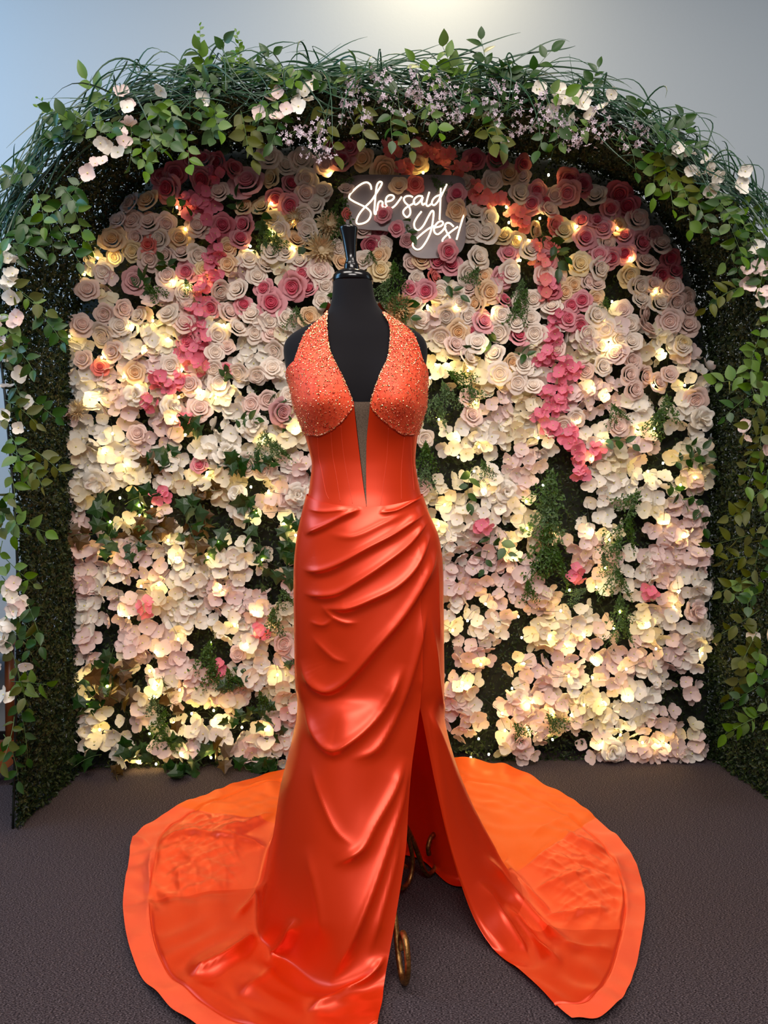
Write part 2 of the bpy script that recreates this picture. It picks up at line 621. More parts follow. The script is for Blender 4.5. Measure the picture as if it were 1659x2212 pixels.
def surf(phi, z, off=0.0, bust=1.0):
    phi = np.asarray(phi, float); z = np.asarray(z, float)
    X = fCX(z) + (fA(z) + off) * np.sin(phi)
    c = np.cos(phi)
    Y = CY - np.where(c > 0, fBF(z) + off, fBB(z) + off) * np.sign(c) * np.abs(c) ** 0.85
    for bx_, bz in BUST:
        dz = z - bz
        sz = np.where(dz > 0, 0.085, 0.055)
        Y = Y - bust * 0.046 * np.exp(-((X - bx_) / 0.058) ** 2 - (dz / sz) ** 2) * np.clip(c * 2, 0, 1)
    return np.stack([X, Y, z + 0 * X], -1)


def phi_of(px, py):
    px = np.asarray(px, float); py = np.asarray(py, float)
    Y = np.full(px.shape, 1.72)
    for _ in range(12):
        P = at(px, py, Y)
        sn = np.clip((P[..., 0] - fCX(P[..., 2])) / fA(P[..., 2]), -0.999, 0.999)
        ph = np.arcsin(sn)
        Y = 0.5 * Y + 0.5 * surf(ph, P[..., 2])[..., 1]
    return ph, P[..., 2]


form = empty('dress_form', (-0.02, 1.79, 0), 'black headless dress form with lacquered neck finial on a bronze scroll stand', 'mannequin')
zt = at(762, 604, CY)[2]
zb = at(800, 1120, CY)[2]
zz = np.linspace(zb, zt, 120)
ph = np.linspace(-pi, pi, 97)[:-1]
PH, ZZ = np.meshgrid(ph, zz, indexing='ij')
V = surf(PH, ZZ, -0.004)
# arm stumps are cut flat: already rounded by profile
part('torso', dict(v=V.reshape(-1, 3), q=grid_quads(96, 120, True), m=M['black_fabric']), form)
zc = lambda py: float(at(760, py, CY)[2])
pxm = CY / F
c_at = lambda z: (float(np.interp(z, [zc(606), zc(490)], [at(762, 606, CY)[0], at(752.5, 490, CY)[0]])), CY)
cap = [(.0, zc(613)), (43 * pxm, zc(613)), (44 * pxm, zc(609)), (44 * pxm, zc(604)), (42.5 * pxm, zc(598)), (38 * pxm, zc(592)), (31 * pxm, zc(588)), (27 * pxm, zc(586.5)), (20 * pxm, zc(584.5)), (0, zc(584))]
part('neck_cap', dict(**lathe(cap, 48, c_at), m=M['black_gloss']), form)
fin = [(0, zc(587)), (16.5 * pxm, zc(587)), (17 * pxm, zc(582)), (16 * pxm, zc(573)), (15.5 * pxm, zc(571)), (13 * pxm, zc(569.5)), (13.5 * pxm, zc(567)), (11.5 * pxm, zc(563)),
       (12.0 * pxm, zc(550)), (14.2 * pxm, zc(530)), (17 * pxm, zc(510)), (20 * pxm, zc(497)), (20.5 * pxm, zc(494)), (19 * pxm, zc(491.3)), (15 * pxm, zc(490.4)), (0, zc(490))]
part('finial', dict(**lathe(fin, 40, c_at), m=M['black_gloss']), form)
hub = np.array([-0.012, 1.775, 0])
part('stand_pole', dict(**tube([hub + [0, 0, .27], hub + [0, 0, .95]], 0.012, 12), m=M['bronze']), form)
leg_rz = [(0.0, .36), (.03, .30), (.075, .23), (.13, .16), (.17, .095), (.205, .032), (.235, .0085), (.268, .02), (.284, .058), (.272, .096), (.245, .105), (.226, .085), (.230, .062)]
for hd in (-78, 56, 172):
    d_ = np.array([math.cos(R(hd)), math.sin(R(hd)), 0])
    kk = 0.8 if hd == 172 else 1.0
    pts = [hub + d_ * r_ * kk + WZ * z_ for r_, z_ in leg_rz]
    part('scroll_leg', dict(**tube(pts, 0.0065, 10, 90), m=M['bronze']), form)
    curl = [(.105, .19), (.135, .13), (.15, .075), (.135, .035), (.10, .03), (.085, .06), (.10, .085), (.118, .075)]
    if hd != -78:
        pts = [hub + d_ * r_ + WZ * z_ for r_, z_ in curl]
        part('scroll_curl', dict(**tube(pts, 0.0055, 10, 60), m=M['bronze']), form)

# ------------------------------------------------------------------ gown
gown = empty('evening_gown', (-0.04, 1.8, 0.0), 'orange satin halter evening gown with beaded cups, side slit and long train', 'dress')


def patch(E1, E2, nu, nv, off, name, m, wrap=None):
    """surface patch on the body between two edges of (px,py); wrap replaces the outer phi"""
    def edge(E):
        E = np.array(E, float)
        E = cr(E, 240)
        d = np.concatenate([[0], np.cumsum(np.linalg.norm(np.diff(E, axis=0), axis=1))])
        s_ = np.linspace(0, d[-1], nv)
        return np.interp(s_, d, E[:, 0]), np.interp(s_, d, E[:, 1])
    p1, z1 = phi_of(*edge(E1))
    p2, z2 = phi_of(*edge(E2))
    if wrap is not None:
        p2 = wrap(p2, z2)
    u = np.linspace(0, 1, nu)[:, None]
    PHI = p1 * (1 - u) + p2 * u
    Z = z1 * (1 - u) + z2 * u
    V = surf(PHI, Z, off)
    part(name, dict(v=V.reshape(-1, 3), q=grid_quads(nu, nv), m=m), gown)
    return V


inL = [(711, 672), (708, 704), (713, 752), (725, 782), (742, 817), (763, 867), (761, 882), (745, 905), (722, 926), (700, 938), (688, 941)]
outL = [(709, 672), (689, 693), (667, 714), (652, 743), (640, 773), (633, 802), (631, 834), (634, 860), (640, 884), (652, 921), (661, 935)]
inR = [(823, 675), (839, 702), (841, 734), (835, 776), (819, 811), (801, 864), (802, 880), (815, 898), (838, 918), (858, 933), (872, 940)]
outR = [(826, 675), (854, 690), (883, 714), (898, 740), (909, 773), (917, 802), (920, 834), (920, 860), (917, 884), (909, 918), (901, 936)]
wrapL = lambda p, z: np.where(z < 1.265, np.minimum(p, -1.45) - 0.5, p)
wrapR = lambda p, z: np.where(z < 1.265, np.maximum(p, 1.45) + 0.5, p)
sm_ = lambda p: np.convolve(np.pad(p, 9, 'edge'), np.ones(19) / 19, 'valid')
cupL = patch(inL, outL, 60, 90, 0.0035, 'bust_cup', M['cup'], lambda p, z: sm_(wrapL(p, z)))
cupR = patch(inR, outR, 60, 90, 0.0035, 'bust_cup', M['cup'], lambda p, z: sm_(wrapR(p, z)))
# halter band round the neck
zz_ = at(767, 664, CY)[2]
ph_ = np.linspace(1.45, 2 * pi - 1.45, 50)
V = np.stack([surf(ph_, np.full(50, zz_ + dz), 0.004) for dz in (-.014, -.005, .005, .014)], 1)
part('halter_band', dict(v=V.reshape(-1, 3), q=grid_quads(50, 4), m=M['cup']), gown)
# sequins
for V in (cupL, cupR):
    nu, nv = V.shape[:2]
    n = 2600
    a = rng.uniform(0, nu - 1.01, n); b = rng.uniform(0, nv - 1.01, n) ** 1.0
    e = rng.random(n) < 0.16
    a[e] = rng.uniform(0, 0.5, e.sum())
    i = a.astype(int); j = b.astype(int)
    fa = (a - i)[:, None]; fb = (b - j)[:, None]
    P = (V[i, j] * (1 - fa) * (1 - fb) + V[i + 1, j] * fa * (1 - fb) + V[i, j + 1] * (1 - fa) * fb + V[i + 1, j + 1] * fa * fb)
    nr = np.cross(V[i + 1, j] - V[i, j], V[i, j + 1] - V[i, j])
    nr /= np.linalg.norm(nr, axis=1)[:, None] + 1e-9
    nr *= np.sign(np.sum(nr * (np.array([fCX(1.2), CY, 1.2]) - P), 1))[:, None] * -1
    nr += rng.normal(size=(n, 3)) * 0.35
    nr /= np.linalg.norm(nr, axis=1)[:, None]
    t1 = np.cross(nr, rng.normal(size=(n, 3)))
    t1 /= np.linalg.norm(t1, axis=1)[:, None]
    t2 = np.cross(nr, t1)
    rr = rng.uniform(0.0007, 0.0018, n)[:, None]
    P = P + nr * 0.0016
    v = []
    for k_ in range(6):
        v.append(P + rr * (math.cos(k_ * pi / 3) * t1 + math.sin(k_ * pi / 3) * t2))
    v = np.stack(v + [P + nr * 0.0007], 1).reshape(-1, 3)
    base = np.arange(n)[:, None] * 7
    t = np.concatenate([np.stack([base[:, 0] + k_, base[:, 0] + (k_ + 1) % 6, base[:, 0] + 6], -1) for k_ in range(6)])
    mi = rng.choice([0, 1, 2], n, p=[.36, .34, .30])
    tag(part('sequins', dict(v=v, t=t, mats=[M['seq_gold'], M['seq_copper'], M['seq_clear']], midx=np.tile(mi, 6), smooth=False), gown), kind='stuff')

# corset halves (front opening to centre back) and the sheer insert
ceL = [(764, 866), (768, 905), (773, 950), (779, 1000), (785, 1050), (791, 1094), (793, 1112)]
ceR = [(800, 866), (796, 905), (792, 950), (791, 1000), (791, 1050), (792, 1094), (792, 1112)]


def corset(E, sgn):
    E = cr(np.array(E, float), 60)
    p1, z1 = phi_of(E[:, 0], E[:, 1])
    u = np.linspace(0, 1, 70)[:, None]
    PHI = p1 * (1 - u) + sgn * (pi + 0.0) * u
    zt_ = at(0, 934, CY)[2]; zb_ = at(0, 1112, CY)[2]
    k_ = np.linspace(0, 1, 60)
    zs = zt_ * (1 - k_) + zb_ * k_
    uu = np.clip(np.abs(PHI - p1) / 0.9, 0, 1)
    uu = uu * uu * (3 - 2 * uu)
    Z = z1 * (1 - uu) + zs * uu
    V = surf(PHI, Z, 0.002)
    part('corset_panel', dict(v=V.reshape(-1, 3), q=grid_quads(70, 60), m=M['satin']), gown)


corset(ceL, -1)
corset(ceR, 1)
patch([(764, 868), (769, 905), (774, 950), (780, 1000), (786, 1050), (791, 1093)], [(800, 868), (797, 905), (793, 950), (792, 1000), (792, 1050), (792.5, 1093)], 12, 60, 0.0008, 'mesh_insert', M['mesh_insert'])
for seam in ([(688, 945), (690, 985), (697, 1020), (705, 1062), (712, 1078)], [(716, 935), (720, 985), (728, 1030), (736, 1083)], [(737, 920), (742, 975), (752, 1035), (762, 1088)],
             [(838, 925), (835, 985), (828, 1040), (822, 1090)], [(872, 945), (868, 985), (865, 1030), (866, 1080)], [(886, 945), (888, 1000), (893, 1060)]):
    E = cr(np.array(seam, float), 30)
    p_, z_ = phi_of(E[:, 0], E[:, 1])
    part('seam', dict(**tube(surf(p_, z_, 0.0021), 0.0004, 5), m=M['thread']), gown)

# skirt and train: meridian columns from the waist to the hem
cols = [  # phi (deg), a, b, c, d, e (px,py,depth), hem
    (42, (903, 1560, 1.69), (884, 1700, 1.66), (877, 1830, 1.62), (855, 1980, 1.56), (832, 2110, 1.51), (812, 2245, None)),
    (15, (800, 1560, 1.655), (785, 1700, 1.62), (770, 1840, 1.58), (748, 1990, 1.535), (715, 2120, 1.51), (690, 2300, None)),
    (-15, (735, 1560, 1.65), (712, 1700, 1.62), (690, 1850, 1.59), (668, 1990, 1.57), (630, 2090, 1.59), (545, 2275, None)),
    (-45, (688, 1560, 1.68), (658, 1700, 1.66), (632, 1850, 1.64), (608, 1980, 1.63), (575, 2060, 1.655), (400, 2208, None)),
    (-72, (655, 1560, 1.73), (622, 1700, 1.72), (592, 1850, 1.71), (572, 1950, 1.71), (552, 2030, 1.705), (300, 2105, None)),
    (-92, (640, 1560, 1.80), (607, 1700, 1.80), (588, 1820, 1.82), (572, 1900, 1.84), (552, 1950, 1.87), (266, 1975, None)),
    (-115, (642, 1560, 1.87), (610, 1690, 1.91), (597, 1770, 1.95), (585, 1820, 2.0), (570, 1860, 2.07), (278, 1870, None)),
    (-130, (660, 1560, 1.93), (625, 1680, 2.0), (610, 1750, 2.05), (600, 1790, 2.1), (590, 1810, 2.2), (305, 1795, None)),
    (-145, (690, 1560, 1.97), (660, 1660, 2.03), (640, 1730, 2.08), (625, 1770, 2.13), (610, 1775, 2.3), (450, 1718, None)),
    (-162, (740, 1560, 2.0), (730, 1660, 2.06), (720, 1730, 2.1), (710, 1770, 2.14), (700, 1780, 2.25), (610, 1669, 2.69)),
    (-180, (800, 1560, 2.02), (810, 1670, 2.06), (820, 1770, 2.08), (830, 1830, 2.09), (835, 1850, 2.12), (830, 1655, 2.70)),
    (-200, (860, 1560, 2.0), (880, 1680, 2.03), (895, 1770, 2.05), (905, 1840, 2.06), (915, 1868, 2.06), (1000, 1641, 2.70)),
    (-220, (910, 1560, 1.96), (930, 1690, 1.97), (950, 1800, 1.97), (962, 1885, 1.95), (985, 1925, 1.925), (1110, 1663, 2.69)),
    (-235, (935, 1560, 1.92), (965, 1680, 1.95), (1000, 1800, 1.93), (1025, 1890, 1.92), (1055, 1915, 1.945), (1190, 1705, None)),
    (-250, (950, 1560, 1.87), (985, 1680, 1.90), (1035, 1800, 1.92), (1070, 1870, 1.94), (1110, 1905, 1.975), (1285, 1768, None)),
    (-268, (957, 1560, 1.80), (992, 1690, 1.82), (1050, 1810, 1.85), (1095, 1890, 1.87), (1150, 1950, 1.88), (1358, 1843, None)),
    (-282, (950, 1560, 1.75), (985, 1700, 1.76), (1035, 1830, 1.78), (1090, 1930, 1.79), (1165, 2010, 1.76), (1393, 1945, None)),
    (-296, (938, 1560, 1.72), (965, 1700, 1.725), (1010, 1840, 1.73), (1065, 1960, 1.72), (1140, 2060, 1.67), (1375, 2085, None)),
    (-308, (925, 1560, 1.715), (952, 1700, 1.71), (985, 1850, 1.70), (1040, 1980, 1.68), (1112, 2090, 1.62), (1325, 2188, None)),
    (-321, (914, 1560, 1.715), (942, 1700, 1.71), (975, 1840, 1.70), (1020, 1975, 1.68), (1072, 2075, 1.63), (1235, 2207, None)),
]
up_py = [1067, 1110, 1160, 1220, 1300, 1390, 1480]
NS, NT = 440, 520
ctrl = []
for c in cols:
    phd = R(c[0])
    front = max(0.0, math.cos(phd))
    line = []
    for li, py_ in enumerate(up_py):
        py2 = py_ + (27 * front ** 1.5 * (1 - li / 3) if li < 3 else 0)
        z_ = float(at(797, py2, 1.75)[2])
        off = 0.006 if c[0] != -321 else 0.002
        line.append(surf(phd, z_, off, 0.0))
    for p in c[1:6]:
        q_ = at(*p)
        q_[2] = max(q_[2], 0.008)
        line.append(q_)
    h = c[6]
    hem = ground(h[0], h[1], 0.008) if h[2] is None else at(*h)
    e = line[-1]
    line.append(e * 0.68 + hem * 0.32 + np.array([0, 0, 0.010 - 0.32 * hem[2] - 0.68 * max(0, e[2] - .01)]))
    line.append(e * 0.34 + hem * 0.66 + np.array([0, 0, 0.008 - 0.6 * hem[2]]))
    line.append(hem)
    ctrl.append(line)
ctrl = np.array(ctrl)                       # (cols, levels, 3)
S1 = cr(ctrl, NS)                           # along s
SK = cr(S1.transpose(1, 0, 2), NT).transpose(1, 0, 2)   # (NS, NT, 3)
NLEV = ctrl.shape[1]
lev = np.linspace(0, NLEV - 1, NT)
scol = np.linspace(0, len(cols) - 1, NS)


def grid_normals(G):
    du = np.gradient(G, axis=0)
    dv = np.gradient(G, axis=1)
    nn = np.cross(du, dv)
    nn /= np.linalg.norm(nn, axis=2)[..., None] + 1e-12
    return nn


NRM = grid_normals(SK)
mid = SK[NS // 8, NT // 3]
if (NRM[NS // 8, NT // 3] @ np.array([0, -1, 0.0])) < 0:
    NRM = -NRM
PXs, PYs = project(SK)


def fold(poly, width, h, asym=1.0, taper=0.25, sel=None):
    """ridge along a photo-space polyline; asym>1 makes the lower side steep"""
    poly = cr(np.array(poly, float), 26)
    seg = np.linalg.norm(np.diff(poly, axis=0), axis=1)
    cum = np.concatenate([[0], np.cumsum(seg)])
    best = np.full(PXs.shape, 1e9)
    sgn = np.ones(PXs.shape)
    tt = np.zeros(PXs.shape)
    pad = width * 4
    bx0, by0 = poly.min(0) - pad
    bx1, by1 = poly.max(0) + pad
    m_ = (PXs > bx0) & (PXs < bx1) & (PYs > by0) & (PYs < by1)
    if sel is not None:
        m_ &= sel
    if not m_.any():
        return
    x = PXs[m_]; y = PYs[m_]
    bb_ = np.full(x.shape, 1e9); ss = np.ones(x.shape); tb = np.zeros(x.shape)
    for i in range(len(poly) - 1):
        ax, ay = poly[i]
        dx, dy = poly[i + 1] - poly[i]
        L2 = dx * dx + dy * dy + 1e-9
        t_ = np.clip(((x - ax) * dx + (y - ay) * dy) / L2, 0, 1)
        ex = x - ax - t_ * dx; ey = y - ay - t_ * dy
        dd = np.hypot(ex, ey)
        u_ = dd < bb_
        bb_[u_] = dd[u_]
        ss[u_] = np.sign(ey[u_] + 1e-6)
        tb[u_] = (cum[i] + t_[u_] * seg[i]) / cum[-1]
    asym = 1 + (asym - 1) * 1.5
    wd_ = np.where(ss > 0, width / asym, width * asym)
    pr = 0.62 * np.exp(-(bb_ / (wd_ * 1.25)) ** 2) + 0.42 * np.exp(-(bb_ / (wd_ * 0.38)) ** 2)
    env = np.clip(tb / taper, 0, 1) * np.clip((1 - tb) / taper, 0, 1)
    env = env * env * (3 - 2 * env)
    DISP[m_] += h * pr * env


DISP = np.zeros(PXs.shape)
back_lo0 = 7.55
frontsel = (scol < 4.6)[:, None] & (lev < 99)[None, :]
rightsel = (scol > 13.2)[:, None] & (lev < 99)[None, :]
mm = 0.001
# gathers that sweep from the hip across the front
fold([(815, 1108), (854, 1104), (900, 1080), (915, 1074)], 8, 6 * mm, 1.2, .2, None)
fold([(655, 1157), (701, 1138), (745, 1115), (782, 1098)], 9, 8 * mm, 1.5, .2, None)
fold([(660, 1098), (700, 1106), (760, 1100)], 10, 4 * mm, 1.2, .3, None)
fold([(648, 1226), (680, 1235), (725, 1223), (795, 1185), (854, 1153), (922, 1106)], 13, 10 * mm, 1.5, .16)
fold([(650, 1277), (678, 1287), (725, 1284), (766, 1262), (825, 1223), (883, 1176), (928, 1120)], 13, 10 * mm, 1.5, .16)
fold([(690, 1312), (748, 1316), (807, 1294), (857, 1267), (898, 1223), (932, 1150)], 13, 10 * mm, 1.5, .18)
fold([(650, 1420), (660, 1456), (683, 1485), (713, 1494), (751, 1470), (810, 1403), (869, 1332), (919, 1250), (946, 1180)], 17, 13 * mm, 1.5, .14)
fold([(655, 1510), (663, 1538), (686, 1594), (719, 1623), (760, 1602), (810, 1555), (845, 1500), (875, 1430)], 17, 12 * mm, 1.4, .2)
fold([(750, 1642), (804, 1626), (839, 1579), (877, 1491), (903, 1400), (925, 1300)], 16, 10 * mm, 1.3, .2)
fold([(700, 1150), (760, 1160), (830, 1130), (900, 1095)], 18, 5 * mm, 1.0, .3)
fold([(664, 1340), (700, 1350), (725, 1330)], 8, 4 * mm, 1.0, .35)
fold([(670, 1370), (720, 1420), (760, 1430)], 10, 4 * mm, 1.0, .35)
fold([(690, 1300), (715, 1330), (745, 1345), (780, 1345)], 7, 4 * mm, 1.0, .35)
# fold along the wrapped edge above the slit
fold([(947, 1180), (934, 1260), (918, 1330), (913, 1430), (912, 1500)], 10, 7 * mm, 1.0, .1, frontsel)
fold([(927, 1308), (939, 1402), (952, 1514), (985, 1640), (1020, 1740)], 9, 7 * mm, 1.0, .25, rightsel)
fold([(916, 1510), (951, 1600), (986, 1690), (1040, 1800), (1100, 1900)], 14, 10 * mm, 1.0, .2, rightsel)
fold([(945, 1200), (946, 1300), (950, 1400)], 7, 4 * mm, 1.0, .3, rightsel)
# lower front panel
fold([(715, 1872), (777, 1838), (810, 1780), (851, 1702), (878, 1630)], 18, 12 * mm, 1.3, .2, frontsel)
fold([(704, 2145), (745, 2063), (794, 1948), (835, 1830), (862, 1743), (885, 1640)], 17, 14 * mm, 1.2, .2, frontsel)
fold([(790, 2080), (820, 1980), (850, 1870), (866, 1780)], 12, 8 * mm, 1.0, .3, frontsel)
fold([(655, 2190), (732, 2161), (794, 2112), (836, 2060)], 16, 16 * mm, 1.3, .2, frontsel)
fold([(700, 2060), (690, 1950), (660, 1820)], 22, 7 * mm, 1.0, .3, frontsel)
fold([(668, 1640), (700, 1740), (730, 1800), (770, 1830)], 10, 5 * mm, 1.0, .3, frontsel)
fold([(405, 2118), (486, 2080), (565, 2020)], 15, 22 * mm, 1.4, .2, frontsel)
fold([(575, 2086), (600, 2056), (624, 2022), (640, 1980)], 11, 16 * mm, 1.0, .25, frontsel)
fold([(500, 2166), (568, 2116), (610, 2080)], 20, 10 * mm, 1.0, .3, frontsel)
# right panel spilling into the train
fold([(1040, 1840), (1091, 1916), (1169, 2002), (1238, 2046)], 13, 18 * mm, 1.2, .2, rightsel)
fold([(1030, 1900), (1108, 2018), (1150, 2084)], 12, 12 * mm, 1.0, .22, rightsel)
fold([(1085, 1950), (1150, 2030), (1220, 2090)], 11, 12 * mm, 1.0, .25, rightsel)
fold([(1080, 1850), (1124, 1911), (1205, 1990)], 9, 11 * mm, 1.0, .25, rightsel)
fold([(1145, 1930), (1210, 1903), (1284, 1879)], 11, 9 * mm, 1.0, .25, rightsel)
fold([(1170, 1988), (1250, 1972), (1320, 1970)], 7, 8 * mm, 1.0, .25, rightsel)
fold([(1200, 2040), (1270, 2050), (1330, 2060)], 8, 7 * mm, 1.0, .3, rightsel)
fold([(1210, 1790), (1270, 1830), (1318, 1845)], 9, 10 * mm, 1.0, .25, rightsel)
fold([(1318, 1840), (1340, 1900), (1345, 1960), (1330, 2010)], 10, 9 * mm, 1.0, .25, rightsel)
fold([(1140, 1810), (1200, 1780), (1250, 1760)], 7, 7 * mm, 1.0, .25, rightsel)
# left train
leftsel = (scol > 4.2)[:, None] & (scol < 9.5)[:, None] & (lev < 99)[None, :]
fold([(330, 1830), (400, 1806), (500, 1815), (590, 1838)], 11, 16 * mm, 1.2, .2, leftsel)
fold([(322, 1990), (325, 1930), (322, 1880), (330, 1835)], 8, 10 * mm, 1.0, .25, leftsel)
fold([(455, 1812), (520, 1790), (600, 1755)], 9, 16 * mm, 1.2, .25, leftsel)
fold([(500, 1990), (550, 1945), (580, 1900)], 10, 12 * mm, 1.0, .25, leftsel)
fold([(530, 1705), (570, 1695), (610, 1693)], 8, 10 * mm, 1.0, .25, leftsel)
fold([(270, 1815), (300, 1820), (325, 1836)], 9, 9 * mm, 1.0, .3, leftsel)
# gentle ripples on the floor and along the hem
floorw = np.clip((lev - 11.3) / 1.2, 0, 1)[None, :]
hemw = np.clip((lev - (NLEV - 2.6)) / 1.6, 0, 1)[None, :]
X_, Y_ = SK[..., 0], SK[..., 1]
rip = (np.sin(X_ * 31 + 3 * np.sin(Y_ * 17)) * np.sin(Y_ * 27 + 2.2 * np.sin(X_ * 23)) * 3.0 + np.sin(X_ * 67 + Y_ * 49 + 4 * np.sin(Y_ * 13)) * 1.0) * mm
DISP += floorw * (rip + 2.0 * mm)
DISP += hemw * (np.sin(scol * 4.3)[:, None] * 4 + np.sin(scol * 9.1 + 1)[:, None] * 2.5 + 4) * mm
# stitched groove above the hem band and at the panel seams
wr = np.zeros(DISP.shape)
for k_, (fx, fy, p0_, am) in enumerate(((38, 21, .3, 1.8), (-27, 44, 1.7, 1.6), (62, 35, .9, 1.0), (-71, 58, 2.2, .9), (95, -40, 4.0, .6))):
    wr += am * (1 - np.abs(np.sin(X_ * fx + Y_ * fy + p0_ + 1.3 * np.sin(X_ * 19 + k_) + 1.1 * np.sin(Y_ * 16 + 2 * k_)))) ** 2.2
sidew = np.clip((scol - 5.12) / .1, 0, 1) * np.clip((back_lo0 - scol) / .1, 0, 1) + np.clip((scol - 14.0) / .1, 0, 1) * np.clip((16.5 - scol) / .4, 0, 1)
DISP += sidew[:, None] * np.clip((lev - 11.4) / .4, 0, 1)[None, :] * np.clip((NLEV - 1.62 - lev) / .3, 0, 1)[None, :] * wr * 1.7 * mm
for s0_ in (5.12, 7.55, 14.0):
    DISP -= 2.5 * mm * np.exp(-((scol - s0_) / 0.03) ** 2)[:, None] * np.clip((lev - 11.4) / .3, 0, 1)[None, :]
HB = NLEV - 1 - 0.62
DISP += np.clip((lev - HB) / .03, 0, 1)[None, :] * 2.5 * mm - 4.0 * mm * np.exp(-((lev - HB) / 0.03) ** 2)[None, :]
SKD = SK + NRM * DISP[..., None]
# folds on the floor go up
up_ = floorw[..., None]
SKD = SKD * (1 - up_) + (SK + np.array([0, 0, 1.0]) * DISP[..., None]) * up_
lo = 0.004
SKD[..., 2] = np.where(SKD[..., 2] < lo + 0.01, lo + 0.01 * np.exp(np.minimum(0, (SKD[..., 2] - lo - 0.01) / 0.01)), SKD[..., 2])
allq = grid_quads(NS, NT)
ii = np.repeat(np.arange(NS - 1), NT - 1)
jj = np.tile(np.arange(NT - 1), NS - 1)
qs = scol[ii]
ql = lev[jj]
back_lo, back_hi = 7.55, 14.0
is_side = (((qs > 5.12) & (qs <= back_lo)) | ((qs >= back_hi) & (qs < 16.5))) & (ql > 10.45)
is_band = ql > HB
is_back = (qs > back_lo) & (qs < back_hi) & (ql > 11.0)
sel_back = is_back
sel_band = is_band & ~is_back
sel_side = is_side & ~is_back & ~is_band
sel_main = ~(is_back | is_band | is_side)


def subpart(name, sel, m):
    q_ = allq[sel]
    used, inv = np.unique(q_.ravel(), return_inverse=True)
    return part(name, dict(v=SKD.reshape(-1, 3)[used], q=inv.reshape(-1, 4), m=m), gown)


subpart('skirt', sel_main, M['satin'])
subpart('train_side_panel', sel_side & (qs < 10), M['satin_side'])
subpart('train_side_panel', sel_side & (qs > 10), M['satin_side'])
subpart('hem_band', sel_band, M['satin_band'])
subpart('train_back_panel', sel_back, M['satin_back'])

# ------------------------------------------------------------------ flower shapes
def petal_patch(th, wdt, r0, r1, z0, z1, curl, tip, nu=7, nv=6):
    """cupped rose petal round the local z axis"""
    u = np.linspace(-1, 1, nu)[:, None]
    v = np.linspace(0, 1, nv)[None, :]
    a = th + u * wdt * (0.55 + 0.45 * np.sin(pi * np.clip(v * 0.62 + 0.08, 0, 1)))
    prof = v ** 0.75
    rad = r0 + (r1 - r0) * prof + curl * np.clip(v - 0.62, 0, 1) ** 1.5 * 3 + tip * (1 - np.abs(u)) ** 1.5 * v ** 4 - 0.12 * r1 * u ** 4 * v
    z = z0 + (z1 - z0) * np.sin(v * pi / 2) - curl * np.clip(v - 0.72, 0, 1) ** 1.5 * 3.2 - 0.18 * (z1 - z0) * np.abs(u) ** 3 * v
    V = np.stack([rad * np.cos(a), rad * np.sin(a), z + 0 * a], -1)
    return {'v': V.reshape(-1, 3), 'q': grid_quads(nu, nv)}


def rose_meshes(key, var):
    rs = random.Random(var * 31 + 5)
    # unit rose: radius 1, facing +z
    ds = []
    # tight rolled heart over a closed bud
    n = 46
    t_ = np.linspace(0, 1, n)
    a = t_ * 2 * pi * 2.1 + rs.random() * 6
    r_ = 0.05 + 0.25 * t_
    zt_ = 0.76 - 0.10 * t_
    bot = np.stack([r_ * 0.94 * np.cos(a), r_ * 0.94 * np.sin(a), zt_ - 0.16], -1)
    top = np.stack([r_ * 1.0 * np.cos(a), r_ * 1.0 * np.sin(a), zt_], -1)
    lip = np.stack([(r_ + .035) * np.cos(a), (r_ + .035) * np.sin(a), zt_ - 0.015], -1)
    V = np.stack([bot, top, lip], 1)
    ds.append({'v': V.reshape(-1, 3), 'q': grid_quads(n, 3)})
    ds.append(lathe([(0.36, 0.42), (0.28, 0.54), (0.14, 0.63), (0.0, 0.66)], 10))
    nspi = sum(len(d['q']) for d in ds)
    th0 = rs.random() * 6
    for k_ in range(3):
        ds.append(petal_patch(th0 + k_ * 2 * pi / 3, 1.2, 0.28, 0.42, 0.38, 0.68, 0.035, 0.03))
    nmid = sum(len(d['q']) for d in ds)
    for k_ in range(5):
        ds.append(petal_patch(th0 + 0.6 + k_ * 2 * pi / 5, 0.86, 0.36, 0.62, 0.26, 0.58, 0.06, 0.07))
    heart = merge(ds)
    mats = [M['rosec_' + key], M['rose_' + key]]
    heart_me = raw_mesh('rose_heart', heart['v'], heart['q'], None, mats=mats)
    midx = np.zeros(len(heart['q']), int)
    midx[nmid:] = 1
    if key not in ('k', 'K', 'd'):
        midx[nspi:] = 1
    heart_me.polygons.foreach_set('material_index', midx.astype(np.int32))
    op = petal_patch(0, 0.90, 0.50, 0.86 + 0.06 * rs.random(), 0.06, 0.42, 0.10, 0.15)
    op_me = raw_mesh('petal', op['v'], op['q'], None, M['rose_' + key])
    return heart_me, op_me


ROSE = {(k_, v_): rose_meshes(k_, v_) for k_ in PET for v_ in range(2)}
ROSE_LABEL = {
    'c': ('cream white foam rose', 'cream roses of the flower wall'), 'b': ('pale blush foam rose', 'blush roses of the flower wall'),
    'k': ('pink rose with a deeper pink heart', 'two-tone pink roses of the flower wall'), 'K': ('large soft pink full-blown rose', 'large soft pink roses of the flower wall'),
    'd': ('dusty deep pink rose', 'dusty pink roses of the flower wall'), 'm': ('dull mauve pink open rose', 'mauve roses of the flower wall'),
    'p': ('peach apricot foam rose', 'peach roses of the flower wall'), 'y': ('warm ivory yellow foam rose', 'ivory yellow roses of the flower wall'),
    'o': ('coral pink rose', 'coral roses of the flower wall')}
taken = []
PLACED = []
PAN = [(742, 420), (748, 392), (775, 378), (860, 378), (960, 378), (998, 384), (1006, 410), (1006, 470), (1004, 525), (985, 550), (930, 558), (893, 552), (872, 520), (838, 500), (790, 496), (752, 488), (742, 460)]


